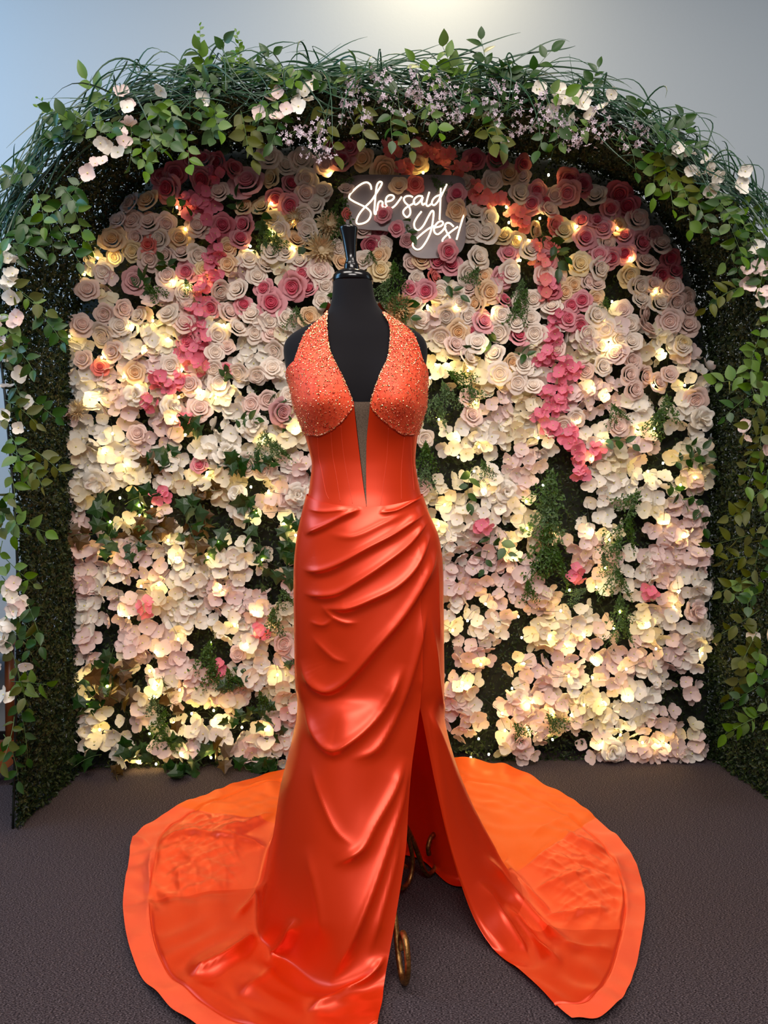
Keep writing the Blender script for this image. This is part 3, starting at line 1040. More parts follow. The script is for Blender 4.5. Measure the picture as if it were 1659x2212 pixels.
def jn(spread):
    d = WN + rng.normal(size=3) * spread
    return d / np.linalg.norm(d)


def add_rose(px_, py_, rad_px, key):
    rad = rad_px * 2.75 / F
    off = 0.012 + rng.uniform(0, 0.018)
    if inside(PAN, np.array([px_]), np.array([py_]))[0]:
        off += 0.04
    P_ = wallpt(px_, py_, off + 0.02)
    P_[2] = max(P_[2], rad)
    n_ = jn(0.24)
    lab, grp = ROSE_LABEL[key]
    e = empty('rose', None, lab + ' fixed on the flower wall', 'rose', grp, frame_matrix(P_, n_, rng.uniform(0, 6), rad * (1.0 if off > 0.045 else 1.17)))
    PLACED.append((e, px_, py_, 'rose', key))
    v_ = int(rng.integers(0, 2))
    hm, om = ROSE[(key, v_)]
    link('rose_heart', hm, e)
    np_ = 5
    a0 = rng.uniform(0, 6)
    for k_ in range(np_):
        o = link('petal', om, e)
        o.rotation_euler = (rng.uniform(-.10, .10), rng.uniform(-.12, .12), a0 + k_ * 2 * pi / np_ + rng.uniform(-.15, .15))
        s_ = rng.uniform(0.9, 1.1)
        o.scale = (s_, s_, rng.uniform(.85, 1.1))
    taken.append((px_, py_, rad_px))


roseA = [(905, 235, 62, 'k'), (910, 135, 55, 'k'), (840, 135, 50, 'd'), (745, 205, 55, 'd'), (665, 235, 50, 'd'), (720, 290, 72, 'k'), (600, 370, 60, 'p'), (500, 385, 55, 'b'),
         (425, 480, 45, 'b'), (510, 485, 55, 'b'), (600, 495, 60, 'b'), (700, 490, 50, 'b'), (775, 585, 60, 'p'), (660, 580, 50, 'c'), (880, 510, 62, 'b'), (1005, 320, 55, 'b'),
         (1080, 180, 48, 'd'), (1000, 130, 44, 'd'), (1170, 280, 88, 'K'), (1310, 235, 48, 'y'), (1290, 120, 60, 'c'), (1385, 170, 55, 'c'), (1470, 130, 58, 'c'), (1405, 270, 50, 'k'),
         (1320, 340, 52, 'k'), (1495, 325, 58, 'b'), (1405, 385, 60, 'k'), (1600, 310, 50, 'c'), (1505, 235, 55, 'c'), (1150, 505, 58, 'k'), (1120, 590, 56, 'k'), (1020, 505, 55, 'd'),
         (1250, 400, 50, 'y'), (1140, 405, 45, 'p'), (390, 598, 66, 'p'), (530, 570, 55, 'b'), (595, 620, 45, 'o'), (505, 655, 50, 'y'), (600, 700, 58, 'b'), (695, 680, 52, 'b'),
         (790, 670, 52, 'b'), (870, 680, 55, 'c'), (705, 795, 58, 'b'), (815, 775, 55, 'k'), (1050, 730, 52, 'p'), (1045, 635, 50, 'p'), (1170, 705, 54, 'c'), (905, 760, 45, 'y'),
         (245, 880, 60, 'b'), (335, 770, 48, 'c'), (515, 830, 62, 'm'), (1000, 870, 52, 'c'), (1115, 880, 56, 'c'), (1220, 800, 52, 'c'), (1270, 875, 56, 'k'), (1435, 860, 70, 'k'),
         (1300, 955, 70, 'k'), (1525, 885, 50, 'k'), (1480, 780, 48, 'k'), (1580, 770, 55, 'b'), (1605, 850, 50, 'c'), (1140, 970, 50, 'k'), (1050, 1015, 58, 'b'), (1185, 1025, 58, 'c'),
         (1285, 1060, 50, 'c'), (1380, 1040, 48, 'c'), (1510, 1035, 55, 'p'), (955, 975, 50, 'k'), (795, 885, 50, 'c'), (805, 970, 40, 'b'), (715, 1020, 55, 'c'), (440, 985, 48, 'b'),
         (345, 1015, 50, 'b'), (545, 1030, 48, 'c'), (205, 1085, 60, 'b'), (340, 1120, 60, 'c'), (430, 1090, 55, 'c'), (800, 1080, 58, 'b'), (830, 1180, 58, 'k'), (990, 1130, 55, 'c'),
         (1100, 1105, 52, 'c'), (1210, 1125, 52, 'c'), (1300, 1130, 50, 'b'), (400, 1220, 45, 'p'), (1590, 940, 42, 'c'), (1300, 660, 56, 'c'), (1385, 660, 55, 'c'), (1470, 710, 55, 'c'),
         (1440, 595, 50, 'p'), (1350, 530, 55, 'c'), (1510, 530, 52, 'c'), (1405, 480, 52, 'y'), (1320, 470, 48, 'y'), (1490, 440, 46, 'c'), (1560, 390, 50, 'c'), (1250, 740, 50, 'c'), (395, 690, 40, 'y')]
roseB = [(750, 270, 92, 'b'), (915, 245, 104, 'k'), (1135, 215, 98, 'p'), (1335, 310, 112, 'p'), (1480, 485, 92, 'p'), (1000, 100, 74, 'd'), (830, 100, 66, 'd'), (955, 510, 74, 'b'),
         (740, 540, 78, 'c'), (960, 760, 62, 'o'), (1335, 770, 92, 'k'), (1300, 920, 78, 'k'), (1455, 900, 78, 'k'), (1115, 920, 74, 'b'), (1195, 1060, 86, 'd'), (1330, 1060, 78, 'c'),
         (1290, 1180, 98, 'p'), (1130, 1210, 82, 'c'), (1290, 1320, 108, 'y'), (900, 1240, 84, 'p'), (870, 1090, 74, 'c'), (700, 1330, 100, 'c'), (590, 910, 80, 'c'), (1560, 1010, 70, 'm'), (1590, 1240, 70, 'b')]
roseC = [(55, 140, 50, 'p'), (40, 255, 50, 'o'), (365, 120, 52, 'd'), (475, 130, 54, 'd'), (550, 200, 52, 'p'), (460, 240, 50, 'c'), (620, 140, 42, 'd'), (630, 210, 40, 'b'), (310, 250, 50, 'c'),
         (265, 310, 54, 'k'), (265, 390, 56, 'p'), (365, 410, 50, 'c'), (435, 430, 50, 'c'), (350, 505, 50, 'c'), (430, 520, 58, 'c'), (605, 305, 56, 'c'), (700, 285, 46, 'k'), (675, 360, 54, 'k'),
         (745, 350, 46, 'k'), (760, 395, 50, 'b'), (870, 235, 60, 'd'), (940, 260, 55, 'd'), (865, 295, 60, 'K'), (800, 310, 46, 'b'), (1020, 320, 54, 'c'), (1145, 300, 62, 'd'), (1095, 385, 50, 'k'),
         (1195, 370, 56, 'd'), (1240, 440, 56, 'b'), (945, 455, 50, 'k'), (1020, 460, 48, 'k'), (1065, 500, 52, 'K'), (1135, 480, 50, 'p'), (955, 545, 56, 'k'), (1180, 535, 46, 'k'), (1075, 570, 46, 'b'),
         (1260, 570, 54, 'k'), (1325, 525, 46, 'm'), (1365, 585, 54, 'b'), (1420, 650, 46, 'd'), (1370, 740, 46, 'd'), (1440, 725, 44, 'd'), (1180, 630, 52, 'k'), (1100, 650, 50, 'k'), (1040, 640, 56, 'K'),
         (1035, 710, 52, 'c'), (1290, 685, 58, 'b'), (845, 510, 60, 'y'), (790, 470, 46, 'o'), (680, 500, 46, 'p'), (660, 610, 54, 'c'), (545, 635, 54, 'K'), (590, 560, 46, 'y'), (530, 540, 46, 'y'),
         (375, 650, 56, 'c'), (770, 590, 46, 'o'), (750, 665, 56, 'k'), (930, 685, 56, 'y'), (735, 745, 50, 'b'), (810, 760, 46, 'b'), (555, 730, 52, 'c'), (500, 765, 52, 'K'), (415, 750, 42, 'p'),
         (325, 735, 52, 'c'), (75, 665, 52, 'p'), (150, 670, 56, 'k'), (215, 610, 56, 'k'), (235, 690, 54, 'k'), (135, 760, 46, 'o'), (50, 755, 37, 'c'), (105, 830, 50, 'k'), (15, 820, 42, 'k'), (50, 890, 40, 'c'),
         (180, 840, 52, 'c'), (260, 840, 46, 'c'), (340, 820, 46, 'b'), (435, 835, 60, 'p'), (380, 905, 52, 'p'), (515, 885, 46, 'k'), (600, 895, 54, 'c'), (680, 880, 54, 'c'), (785, 925, 52, 'c'), (850, 835, 50, 'p'),
         (895, 800, 46, 'p'), (770, 830, 56, 'd'), (950, 880, 50, 'k'), (885, 910, 50, 'k'), (860, 985, 54, 'k'), (935, 1010, 50, 'k'), (975, 780, 38, 'b'), (1025, 800, 42, 'b'), (1020, 870, 42, 'p'), (1020, 965, 54, 'c'),
         (1165, 935, 52, 'b'), (1260, 880, 46, 'c'), (1270, 950, 52, 'b'), (1200, 1010, 54, 'c'), (1290, 1040, 52, 'b'), (1360, 900, 56, 'c'), (1450, 885, 54, 'b'), (1420, 990, 64, 'b'), (1520, 1015, 54, 'b'),
         (1520, 930, 42, 'b'), (1510, 865, 46, 'b'), (1440, 810, 50, 'b'), (1330, 795, 46, 'b'), (1250, 800, 56, 'c'), (1200, 740, 52, 'y'), (405, 1000, 56, 'K'), (340, 1040, 34, 'k'), (270, 1050, 56, 'p'), (320, 965, 52, 'c'),
         (210, 950, 52, 'c'), (285, 895, 46, 'c'), (70, 990, 46, 'c'), (180, 1070, 50, 'c'), (255, 1125, 52, 'b'), (380, 1115, 52, 'c'), (600, 1080, 52, 'k'), (690, 1060, 56, 'c'), (660, 980, 46, 'c'), (590, 1000, 50, 'c'),
         (510, 960, 50, 'c'), (500, 1050, 52, 'c'), (970, 1060, 56, 'c'), (1080, 1040, 50, 'c'), (1150, 1080, 46, 'c'), (1210, 1110, 50, 'c'), (1490, 1115, 46, 'y')]
roseD = [(300, 20, 55, 'c'), (175, 165, 50, 'b'), (365, 120, 55, 'b'), (280, 215, 45, 'o'), (490, 245, 55, 'p'), (720, 205, 65, 'c'), (910, 130, 50, 'k'), (985, 120, 50, 'c'), (1055, 85, 42, 'b'), (1365, 105, 52, 'c'),
         (980, 215, 46, 'c'), (1055, 225, 42, 'k'), (1135, 235, 52, 'c'), (1345, 225, 60, 'c'), (1250, 255, 52, 'c'), (1015, 310, 58, 'c'), (835, 320, 58, 'b'), (640, 275, 46, 'd'), (890, 475, 66, 'b'), (1215, 440, 56, 'b'),
         (1305, 410, 50, 'b'), (1385, 490, 72, 'm'), (1445, 390, 46, 'c'), (510, 625, 56, 'b'), (895, 815, 46, 'k'), (1190, 810, 64, 'c'), (1285, 840, 54, 'c')]
roseE = [(275, 145, 55, 'c'), (440, 120, 46, 'c'), (460, 230, 56, 'c'), (590, 185, 56, 'c'), (525, 160, 42, 'p'), (565, 275, 52, 'c'), (650, 300, 46, 'c'), (290, 365, 50, 'b'), (305, 465, 50, 'b'), (830, 195, 38, 'b'),
         (940, 205, 46, 'b'), (1035, 190, 50, 'c'), (1120, 120, 62, 'b'), (1200, 150, 46, 'b'), (1180, 235, 52, 'b'), (1265, 240, 54, 'b'), (1340, 280, 52, 'b'), (1410, 235, 44, 'b'), (1210, 315, 52, 'b'), (1480, 85, 46, 'c'),
         (1555, 365, 60, 'b'), (1120, 520, 56, 'b'), (895, 470, 44, 'c'), (820, 515, 50, 'c'), (785, 90, 42, 'b'), (1020, 75, 46, 'c'), (40, 590, 46, 'c'), (30, 860, 46, 'b')]
for lst, ox, oy, s_ in ((roseA, 100, 300, 2.676), (roseB, 540, 300, 4.608), (roseC, 880, 300, 2.514), (roseD, 120, 720, 2.86), (roseE, 900, 720, 2.592), ([(1505, 760, 60, 'b'), (1210, 835, 46, 'b')], 120, 1140, 3.072)):
    for x, y, r_, k_ in lst:
        add_rose(ox + x / s_, oy + y / s_, r_ / s_, k_)


# florets -----------------------------------------------------------------
def flat_petal(L, Wd, cup, th, roll, nu=5, nv=6, notch=0.0):
    v = np.linspace(0, 1, nv)[None, :]
    u = np.linspace(-1, 1, nu)[:, None]
    wv = np.maximum(np.sqrt(np.clip(1 - ((v - 0.58) / 0.45) ** 2, 0.0, 1)), 0.16 + 0.14 * v)
    x = v * L - notch * (np.abs(u) < 0.3) * v ** 8 + 0 * u
    x = x - 0.07 * L * u ** 2 * v
    y = u * Wd * wv
    z = cup * v ** 1.6 * L - 0.0 * u + roll * u ** 2 * Wd * v
    c, s__ = math.cos(th), math.sin(th)
    V = np.stack([c * x - s__ * y, s__ * x + c * y, z], -1)
    return {'v': V.reshape(-1, 3), 'q': grid_quads(nu, nv)}


def floret_mesh(key, var, npet=4):
    rs = random.Random(var * 77 + 3)
    ds = [flat_petal(1.0 + rs.uniform(-.1, .1), 0.56, rs.uniform(.05, .5), k_ * 2 * pi / npet + rs.uniform(-.14, .14), rs.uniform(-.1, .35)) for k_ in range(npet)]
    nq = sum(len(d['q']) for d in ds)
    heart = lathe([(0.0, 0.02), (0.10, 0.05), (0.08, 0.12), (0.0, 0.15)], 6)
    d = merge(ds + [heart])
    mi = np.zeros(len(d['q']), int)
    mi[nq:] = 1
    return raw_mesh('floret', d['v'], d['q'], None, mats=[M['flo_' + key], M['flo_heart']], midx=mi)


FLORET = {k_: [floret_mesh(k_, v_) for v_ in range(4)] for k_ in FLO}
FL_LABEL = {'white': ('white hydrangea head', 'white hydrangea heads of the flower wall'), 'ivory': ('warm ivory hydrangea head', 'ivory hydrangea heads of the flower wall'),
            'blush': ('blush-tinted hydrangea head', 'blush hydrangea heads of the flower wall'), 'hot': ('hot pink blossom spray', 'hot pink blossom trails of the flower wall'),
            'coral': ('coral pink blossom spray', 'coral blossom sprays of the flower wall')}


def add_head(px_, py_, rad_px, key, nfl, fsize=0.031, off=0.0, name='hydrangea_head', cat='hydrangea', label=None, group=None):
    rad = rad_px * 2.75 / F
    P_ = wallpt(px_, py_, off)
    lab, grp = FL_LABEL[key]
    e = empty(name, P_, label or (lab + ' fixed on the flower wall'), cat, group or grp)
    PLACED.append((e, px_, py_, 'blossom' if name == 'blossom_spray' else ('head' if nfl > 4 else 'small'), key))
    ga = rng.uniform(0, 6)
    for k_ in range(nfl):
        fr = math.sqrt((k_ + 0.4) / nfl)
        a = ga + k_ * 2.39996 + rng.uniform(-.3, .3)
        lx, lz = rad * fr * math.cos(a), rad * fr * math.sin(a)
        ly = 0.055 * (1 - 0.65 * fr * fr) + rng.uniform(-.014, .014)
        loc = WU * lx + WZ * lz + WN * ly
        n_ = WN + WU * (0.75 * fr * math.cos(a)) + WZ * (0.75 * fr * math.sin(a)) + rng.normal(size=3) * 0.36
        s_ = fsize * rng.uniform(0.82, 1.2)
        wz = P_[2] + loc[2]
        if wz < s_ * 0.9:
            loc[2] += s_ * 0.9 - wz
        o = link('floret', FLORET[key][int(rng.integers(0, 4))], e)
        o.matrix_local = frame_matrix(loc, n_, rng.uniform(0, 6), s_)
    return e


flower_px = np.array([(172, 1640), (165, 1250), (160, 1000), (140, 850), (165, 720), (195, 600), (250, 500), (330, 410), (420, 350), (560, 330), (800, 325), (1000, 330), (1150, 360), (1350, 425),
                      (1420, 510), (1475, 600), (1495, 700), (1515, 900), (1500, 1300), (1480, 1640)], float)
gaps = [(250, 1105, 55), (330, 1075, 35), (390, 1095, 60), (480, 1125, 55), (560, 1135, 48), (605, 1190, 40), (410, 945, 26), (225, 1395, 42), (245, 1455, 46), (325, 1425, 24), (462, 1415, 30), (350, 1560, 36),
        (420, 1530, 26), (560, 1535, 34), (245, 1600, 55), (340, 1655, 55), (450, 1660, 55), (560, 1665, 45), (600, 1280, 28), (570, 1080, 34), (515, 1000, 20), (955, 860, 45), (920, 1000, 45), (1035, 1000, 28),
        (1200, 1020, 42), (1190, 1100, 42), (1185, 1200, 46), (1220, 1245, 36), (1450, 960, 42), (1425, 1005, 26), (1385, 1125, 30), (1350, 1170, 30), (1335, 1275, 34), (1265, 1290, 30), (1090, 1395, 40), (1060, 1480, 46),
        (975, 1400, 22), (1050, 1595, 42), (1340, 1345, 34), (1455, 1475, 28), (1245, 1585, 24), (1180, 1640, 40), (1105, 1645, 36), (1500, 1560, 40), (960, 1640, 40), (290, 1480, 30), (180, 1500, 20), (300, 1520, 22)]
heads = []
cand_rng = np.random.default_rng(11)
tk = np.array(taken)
gp = np.array(gaps)
for it in range(30000):
    x = cand_rng.uniform(160, 1500)
    y = cand_rng.uniform(690, 1640)
    if not inside(flower_px, np.array([x]), np.array([y]))[0]:
        continue
    if np.any(np.hypot(gp[:, 0] - x, gp[:, 1] - y) < gp[:, 2] + 24):
        continue
    if np.any(np.hypot(tk[:, 0] - x, tk[:, 1] - y) < tk[:, 2] + 14):
        continue
    if any(math.hypot(a - x, b - y) < 56 for a, b in heads):
        continue
    heads.append((x, y))
for x, y in heads:
    ky = cand_rng.choice(['white', 'ivory', 'blush'], p=[.5, .25, .25] if y < 1150 else [.42, .13, .45])
    add_head(x, y, cand_rng.uniform(40, 49), ky, int(cand_rng.integers(11, 15)), cand_rng.uniform(.027, .033), -0.012)
# single small heads between the roses and at the ragged edges
for x, y in [(205, 575), (240, 600), (230, 660), (330, 660), (370, 640), (400, 660), (380, 700), (280, 760), (330, 740), (360, 770), (560, 700), (600, 725), (1100, 800), (1420, 730), (1390, 760), (1330, 720), (1470, 770), (1310, 690), (1260, 740),
             (1500, 960), (1465, 980), (1490, 1030), (165, 1135), (185, 1060), (170, 970), (150, 900), (620, 600), (520, 590), (960, 640), (930, 700), (1060, 620), (1150, 760), (1240, 860),
             (190, 1385), (200, 1420), (188, 1510), (215, 1540), (190, 1590), (215, 1600), (265, 1570), (320, 1500), (310, 1540), (270, 1425), (285, 1400), (335, 1545), (395, 1505), (440, 1500), (480, 1480), (505, 1500), (365, 1470), (435, 1565), (480, 1575), (355, 1610), (415, 1605), (275, 1620), (540, 1620), (590, 1560),
             (280, 1130), (360, 1120), (440, 1050), (400, 1040), (530, 1110), (590, 1085), (300, 1045), (1110, 1425), (1010, 1480), (1110, 1500), (1170, 1500), (1020, 1540), (1090, 1600), (1130, 1620), (1480, 1480), (1490, 1420), (1480, 1570), (1500, 1600), (1470, 1640), (1380, 1290), (1440, 1330), (1170, 1290), (1130, 1050), (1170, 1160), (1400, 1100), (1310, 1260)]:
    ky = cand_rng.choice(['white', 'ivory', 'blush'])
    add_head(x, y, 24, ky, 4, .031, 0.0, label=FL_LABEL[ky][0].replace(' head', ' floret cluster') + ' tucked between the roses', group='small hydrangea clusters, ' + ky)
# pink blossom trails
for trail, key in (([(470, 385), (445, 420), (430, 455), (410, 470), (450, 480), (470, 520), (478, 555), (462, 575), (470, 600), (448, 615), (440, 640), (432, 680), (425, 710), (445, 740), (420, 755), (405, 775), (440, 790)], 'hot'),
                   ([(345, 820), (375, 835), (400, 820), (410, 905), (330, 870), (425, 450), (405, 440), (450, 445)], 'hot'),
                   ([(1000, 370), (960, 345), (935, 340), (905, 330), (975, 380), (1040, 440), (1025, 415), (845, 335), (870, 375)], 'coral'),
                   ([(1075, 440), (1110, 470), (1120, 490), (1160, 540), (1165, 575), (1170, 610), (1175, 640)], 'coral'),
                   ([(1180, 625), (1195, 690), (1185, 725), (1165, 780), (1195, 740), (1210, 790), (1200, 815), (1175, 850), (1215, 850), (1165, 900), (1185, 885), (1200, 870), (1190, 930), (1220, 955), (1235, 970), (1245, 985), (1225, 940)], 'hot'),
                   ([(1280, 975), (1250, 1018), (1040, 1135), (1238, 1240), (1395, 1278), (318, 1310), (565, 1360), (470, 1440), (350, 1070), (1235, 805), (1180, 770)], 'hot')):
    for x, y in trail:
        add_head(x, y, 17, key, 5, 0.0215, 0.022, 'blossom_spray', 'blossom')


# peonies and dahlias -------------------------------------------------------
ppet = {k_: raw_mesh('petal', *(lambda d: (d['v'], d['q']))(petal_patch(0, 0.62, 0.15, 0.8, 0.0, 0.42, 0.1, -0.04)), None, M['flo_' + k_]) for k_ in ('white', 'blush')}
pin = {k_: raw_mesh('petal', *(lambda d: (d['v'], d['q']))(petal_patch(0, 0.9, 0.08, 0.42, 0.1, 0.75, 0.06, 0.02)), None, M['flo_' + k_]) for k_ in ('white', 'blush')}
for x, y, r_, ky in [(295, 856, 28, 'white'), (365, 881, 28, 'white'), (491, 989, 33, 'white'), (554, 919, 27, 'white'), (214, 1038, 31, 'white'), (641, 1070, 28, 'white'), (515, 1070, 22, 'white'), (1505, 905, 32, 'white'), (1092, 1063, 26, 'white'),
                     (1494, 1320, 30, 'blush'), (1116, 1597, 31, 'blush'), (1322, 1617, 28, 'white'), (1332, 768, 25, 'blush'), (820, 900, 20, 'white')]:
    rad = r_ * 2.75 / F
    e = empty('peony', None, ('white' if ky == 'white' else 'blush pink') + ' ruffled peony fixed on the flower wall', 'peony', ky + ' peonies of the flower wall', frame_matrix(wallpt(x, y, 0.03), jn(.2), 0, rad * 1.15))
    for ring, (cnt, me_, s0) in enumerate(((7, ppet[ky], 1.0), (6, ppet[ky], 0.78), (5, pin[ky], 0.9), (4, pin[ky], 0.6))):
        for k_ in range(cnt):
            o = link('petal', me_, e)
            o.rotation_euler = (rng.uniform(-.25, .25), rng.uniform(-.25, .25), ring * .4 + k_ * 2 * pi / cnt + rng.uniform(-.2, .2))
            s_ = s0 * rng.uniform(.85, 1.12)
            o.scale = (s_, s_, s0 * rng.uniform(.9, 1.3) + 0.15 * ring)
            o.location = (0, 0, 0.06 * ring)
for x, y, r_, m_, nm in [(692, 541, 36, 'dahlia', 'ivory'), (709, 488, 30, 'dahlia', 'ivory'), (862, 668, 33, 'dahlia_peach', 'peach'), (169, 886, 22, 'dahlia', 'ivory'), (640, 470, 22, 'dahlia', 'ivory'), (1205, 1560, 24, 'dahlia', 'ivory')]:
    rad = r_ * 2.75 / F
    e = empty('dahlia', None, nm + ' spider dahlia with many narrow petals on the flower wall', 'dahlia', nm + ' dahlias of the flower wall', frame_matrix(wallpt(x, y, 0.045), jn(.15), 0, rad * 1.1))
    ds = []
    for ring in range(6):
        cnt = 20 - 2 * ring
        for k_ in range(cnt):
            d = flat_petal(1.0 - 0.13 * ring + rng.uniform(-.06, .06), 0.085, 0.12 + 0.28 * ring + rng.uniform(-.08, .08), k_ * 2 * pi / cnt + ring * .35 + rng.uniform(-.08, .08), 1.2, 3, 5)
            d['v'][:, 2] += 0.03 * ring
            ds.append(d)
    d = merge(ds)
    tag(link('narrow_petals', raw_mesh('narrow_petals', d['v'], d['q'], None, M[m_]), e), kind='stuff')
    hd_ = lathe([(0.22, 0.1), (0.2, 0.35), (0.1, 0.45), (0, 0.47)], 10)
    link('dahlia_heart', raw_mesh('dahlia_heart', hd_['v'], hd_['q'], None, M[m_]), e)


# foliage ---------------------------------------------------------------------
def ovate(L, Wd, fold_=0.25, bend=0.25, nu=5, nv=7):
    v = np.linspace(0, 1, nv)[None, :]
    u = np.linspace(-1, 1, nu)[:, None]
    wv = np.sin(pi * v ** 0.8) ** 0.9
    x = v * L + 0 * u
    y = u * Wd * wv
    z = np.abs(u) * Wd * wv * fold_ - bend * L * v ** 2
    return {'v': np.stack([x, y, z], -1).reshape(-1, 3), 'q': grid_quads(nu, nv)}


LEAF = {}
for k_ in ('leaf', 'leaf_light', 'leaf_olive'):
    d = ovate(1, 0.26)
    LEAF[k_] = [raw_mesh('leaf', d['v'], d['q'], None, M[k_])]
    d = ovate(1, 0.32, 0.15, 0.1)
    LEAF[k_].append(raw_mesh('leaf', d['v'], d['q'], None, M[k_]))


def ivy_leaf_mesh(m_):
    out = [(0, 0), (.05, .30), (-.05, .52), (.28, .42), (.45, .58), (.58, .28), (1.0, 0.0)]
    pts = out + [(x, -y) for x, y in out[-2:0:-1]]
    v = [(0.4, 0, 0.05)] + [(x, y, -0.10 * abs(y) - 0.12 * x * x) for x, y in pts]
    n = len(pts)
    t = [(0, 1 + i, 1 + (i + 1) % n) for i in range(n)]
    return raw_mesh('leaf', v, None, t, m_, False)


IVY = [ivy_leaf_mesh(M['ivy']), ivy_leaf_mesh(M['ivy_brown'])]


def sprig(name, base, direc, length, nleaf, lsize, meshes, label, cat, group, droop=0.3, spread=0.9, stem_r=0.0012, face=None, alt=True):
    base = np.asarray(base, float)
    direc = np.asarray(direc, float) / np.linalg.norm(direc)
    side0 = rng.normal(size=3) * 0.2
    pts = [base + direc * length * t_ + side0 * length * t_ * t_ + np.array([0, 0, -droop * length * t_ ** 2]) for t_ in np.linspace(0, 1, 7)]
    pts = np.array(pts)
    pts[:, 2] = np.maximum(pts[:, 2], 0.012)
    e = empty(name, base, label, cat, group)
    d = tube(pts - base, np.linspace(stem_r, stem_r * .5, 7), 5)
    link('stem', raw_mesh('stem', d['v'], d['q'], d['t'], M['stem']), e)
    face = WN if face is None else np.asarray(face, float)
    for k_ in range(nleaf):
        t_ = (k_ + 1) / nleaf
        f_ = t_ * 6
        i = min(int(f_), 5)
        p = pts[i] + (pts[i + 1] - pts[i]) * (f_ - i)
        tg = pts[i + 1] - pts[i]
        tg /= np.linalg.norm(tg) + 1e-9
        sd = np.cross(tg, face)
        sd /= np.linalg.norm(sd) + 1e-9
        sgn = 1 if (k_ % 2 == 0) else -1
        dr = tg * (1.0 if k_ == nleaf - 1 else 0.55) + sd * sgn * (0.12 if k_ == nleaf - 1 else spread) + rng.normal(size=3) * 0.22 + face * rng.uniform(-0.1, .3)
        dr /= np.linalg.norm(dr)
        nz = face + rng.normal(size=3) * 0.45
        nz -= dr * (nz @ dr)
        nz /= np.linalg.norm(nz)
        yv = np.cross(nz, dr)
        s_ = lsize * rng.uniform(.75, 1.2)
        tip = p + dr * s_
        if tip[2] < 0.01:
            dr[2] = abs(dr[2]) * 0.3 + 0.02
            dr /= np.linalg.norm(dr)
            nz -= dr * (nz @ dr); nz /= np.linalg.norm(nz)
            yv = np.cross(nz, dr)
        mw = Matrix(((dr[0], yv[0], nz[0], 0), (dr[1], yv[1], nz[1], 0), (dr[2], yv[2], nz[2], 0), (0, 0, 0, 1)))
        me_ = meshes[int(rng.integers(0, len(meshes)))]
        o = link('leaf', me_, e)
        o.matrix_local = Matrix.Translation([float(c) for c in (p - base)]) @ mw @ Matrix.Scale(s_, 4)
    return e


# ivy on the flower wall, mostly lower left
ivy_pos = [(235, 1065), (270, 1090), (310, 1080), (350, 1100), (385, 1070), (400, 1120), (440, 1090), (470, 1130), (500, 1150), (540, 1120), (560, 1160), (600, 1140), (610, 1190), (590, 1230), (250, 1130), (330, 1130), (420, 950), (480, 975), (385, 990), (370, 1010),
           (510, 1030), (545, 1080), (480, 1060), (245, 1400), (230, 1440), (270, 1460), (300, 1440), (250, 1490), (350, 1460), (270, 1520), (340, 1580), (390, 1620), (300, 1640), (440, 1590), (480, 1620), (520, 1640), (560, 1600), (600, 1640), (430, 1650),
           (350, 1650), (250, 1650), (220, 1630), (560, 1540), (580, 1500), (540, 1450), (610, 1420), (620, 1210), (200, 1155), (290, 1175), (530, 1000)]
for x, y in ivy_pos:
    a = rng.uniform(0, 2 * pi)
    br = rng.random() < 0.2
    low = y > 1600
    sprig('ivy_sprig', wallpt(x, y, 0.035 + rng.uniform(0, .02)), WU * math.cos(a) + WZ * (math.sin(a) - 0.4) + WN * 0.3, rng.uniform(.07, .12), 5, rng.uniform(.042, .058), [IVY[1]] if br else [IVY[0]],
          ('bronze-brown' if br else 'dark green') + ' ivy sprig among the white flowers', 'ivy', ('bronze' if br else 'green') + ' ivy sprigs of the flower wall')
# broad leaf sprigs in the flower wall
for x, y, dx, dy in [(480, 830, .3, 1), (500, 910, 1, .4), (590, 840, .5, -1), (300, 640, .5, 1), (690, 470, -.3, -1), (1170, 500, .2, -1), (1195, 520, .2, -1), (1470, 960, 1, 0), (1480, 985, 1, -.4), (1450, 1000, 1, .2), (1440, 1040, .6, -.5), (1490, 1060, .6, -1),
                     (1020, 1010, -.6, -1), (1060, 1150, -.2, -1), (1075, 1150, .2, -1), (470, 340, .3, 1), (1080, 740, -1, .3), (1110, 760, 1, -.2), (850, 480, .5, -.3), (730, 630, -.5, -1), (340, 450, 1, .2), (1170, 505, .5, -.6), (1300, 950, 1, .2), (370, 600, 0, 1),
                     (560, 440, .3, -1), (520, 470, -.3, 1), (860, 640, .8, -.5), (940, 590, .5, -.8)]:
    sprig('leaf_sprig', wallpt(x, y, .045), WU * dx + WZ * dy + WN * .3, .09, 5, .045, LEAF['leaf'], 'green broad-leaved sprig between the wall flowers', 'leaf sprig', 'broad-leaved sprigs of the flower wall')


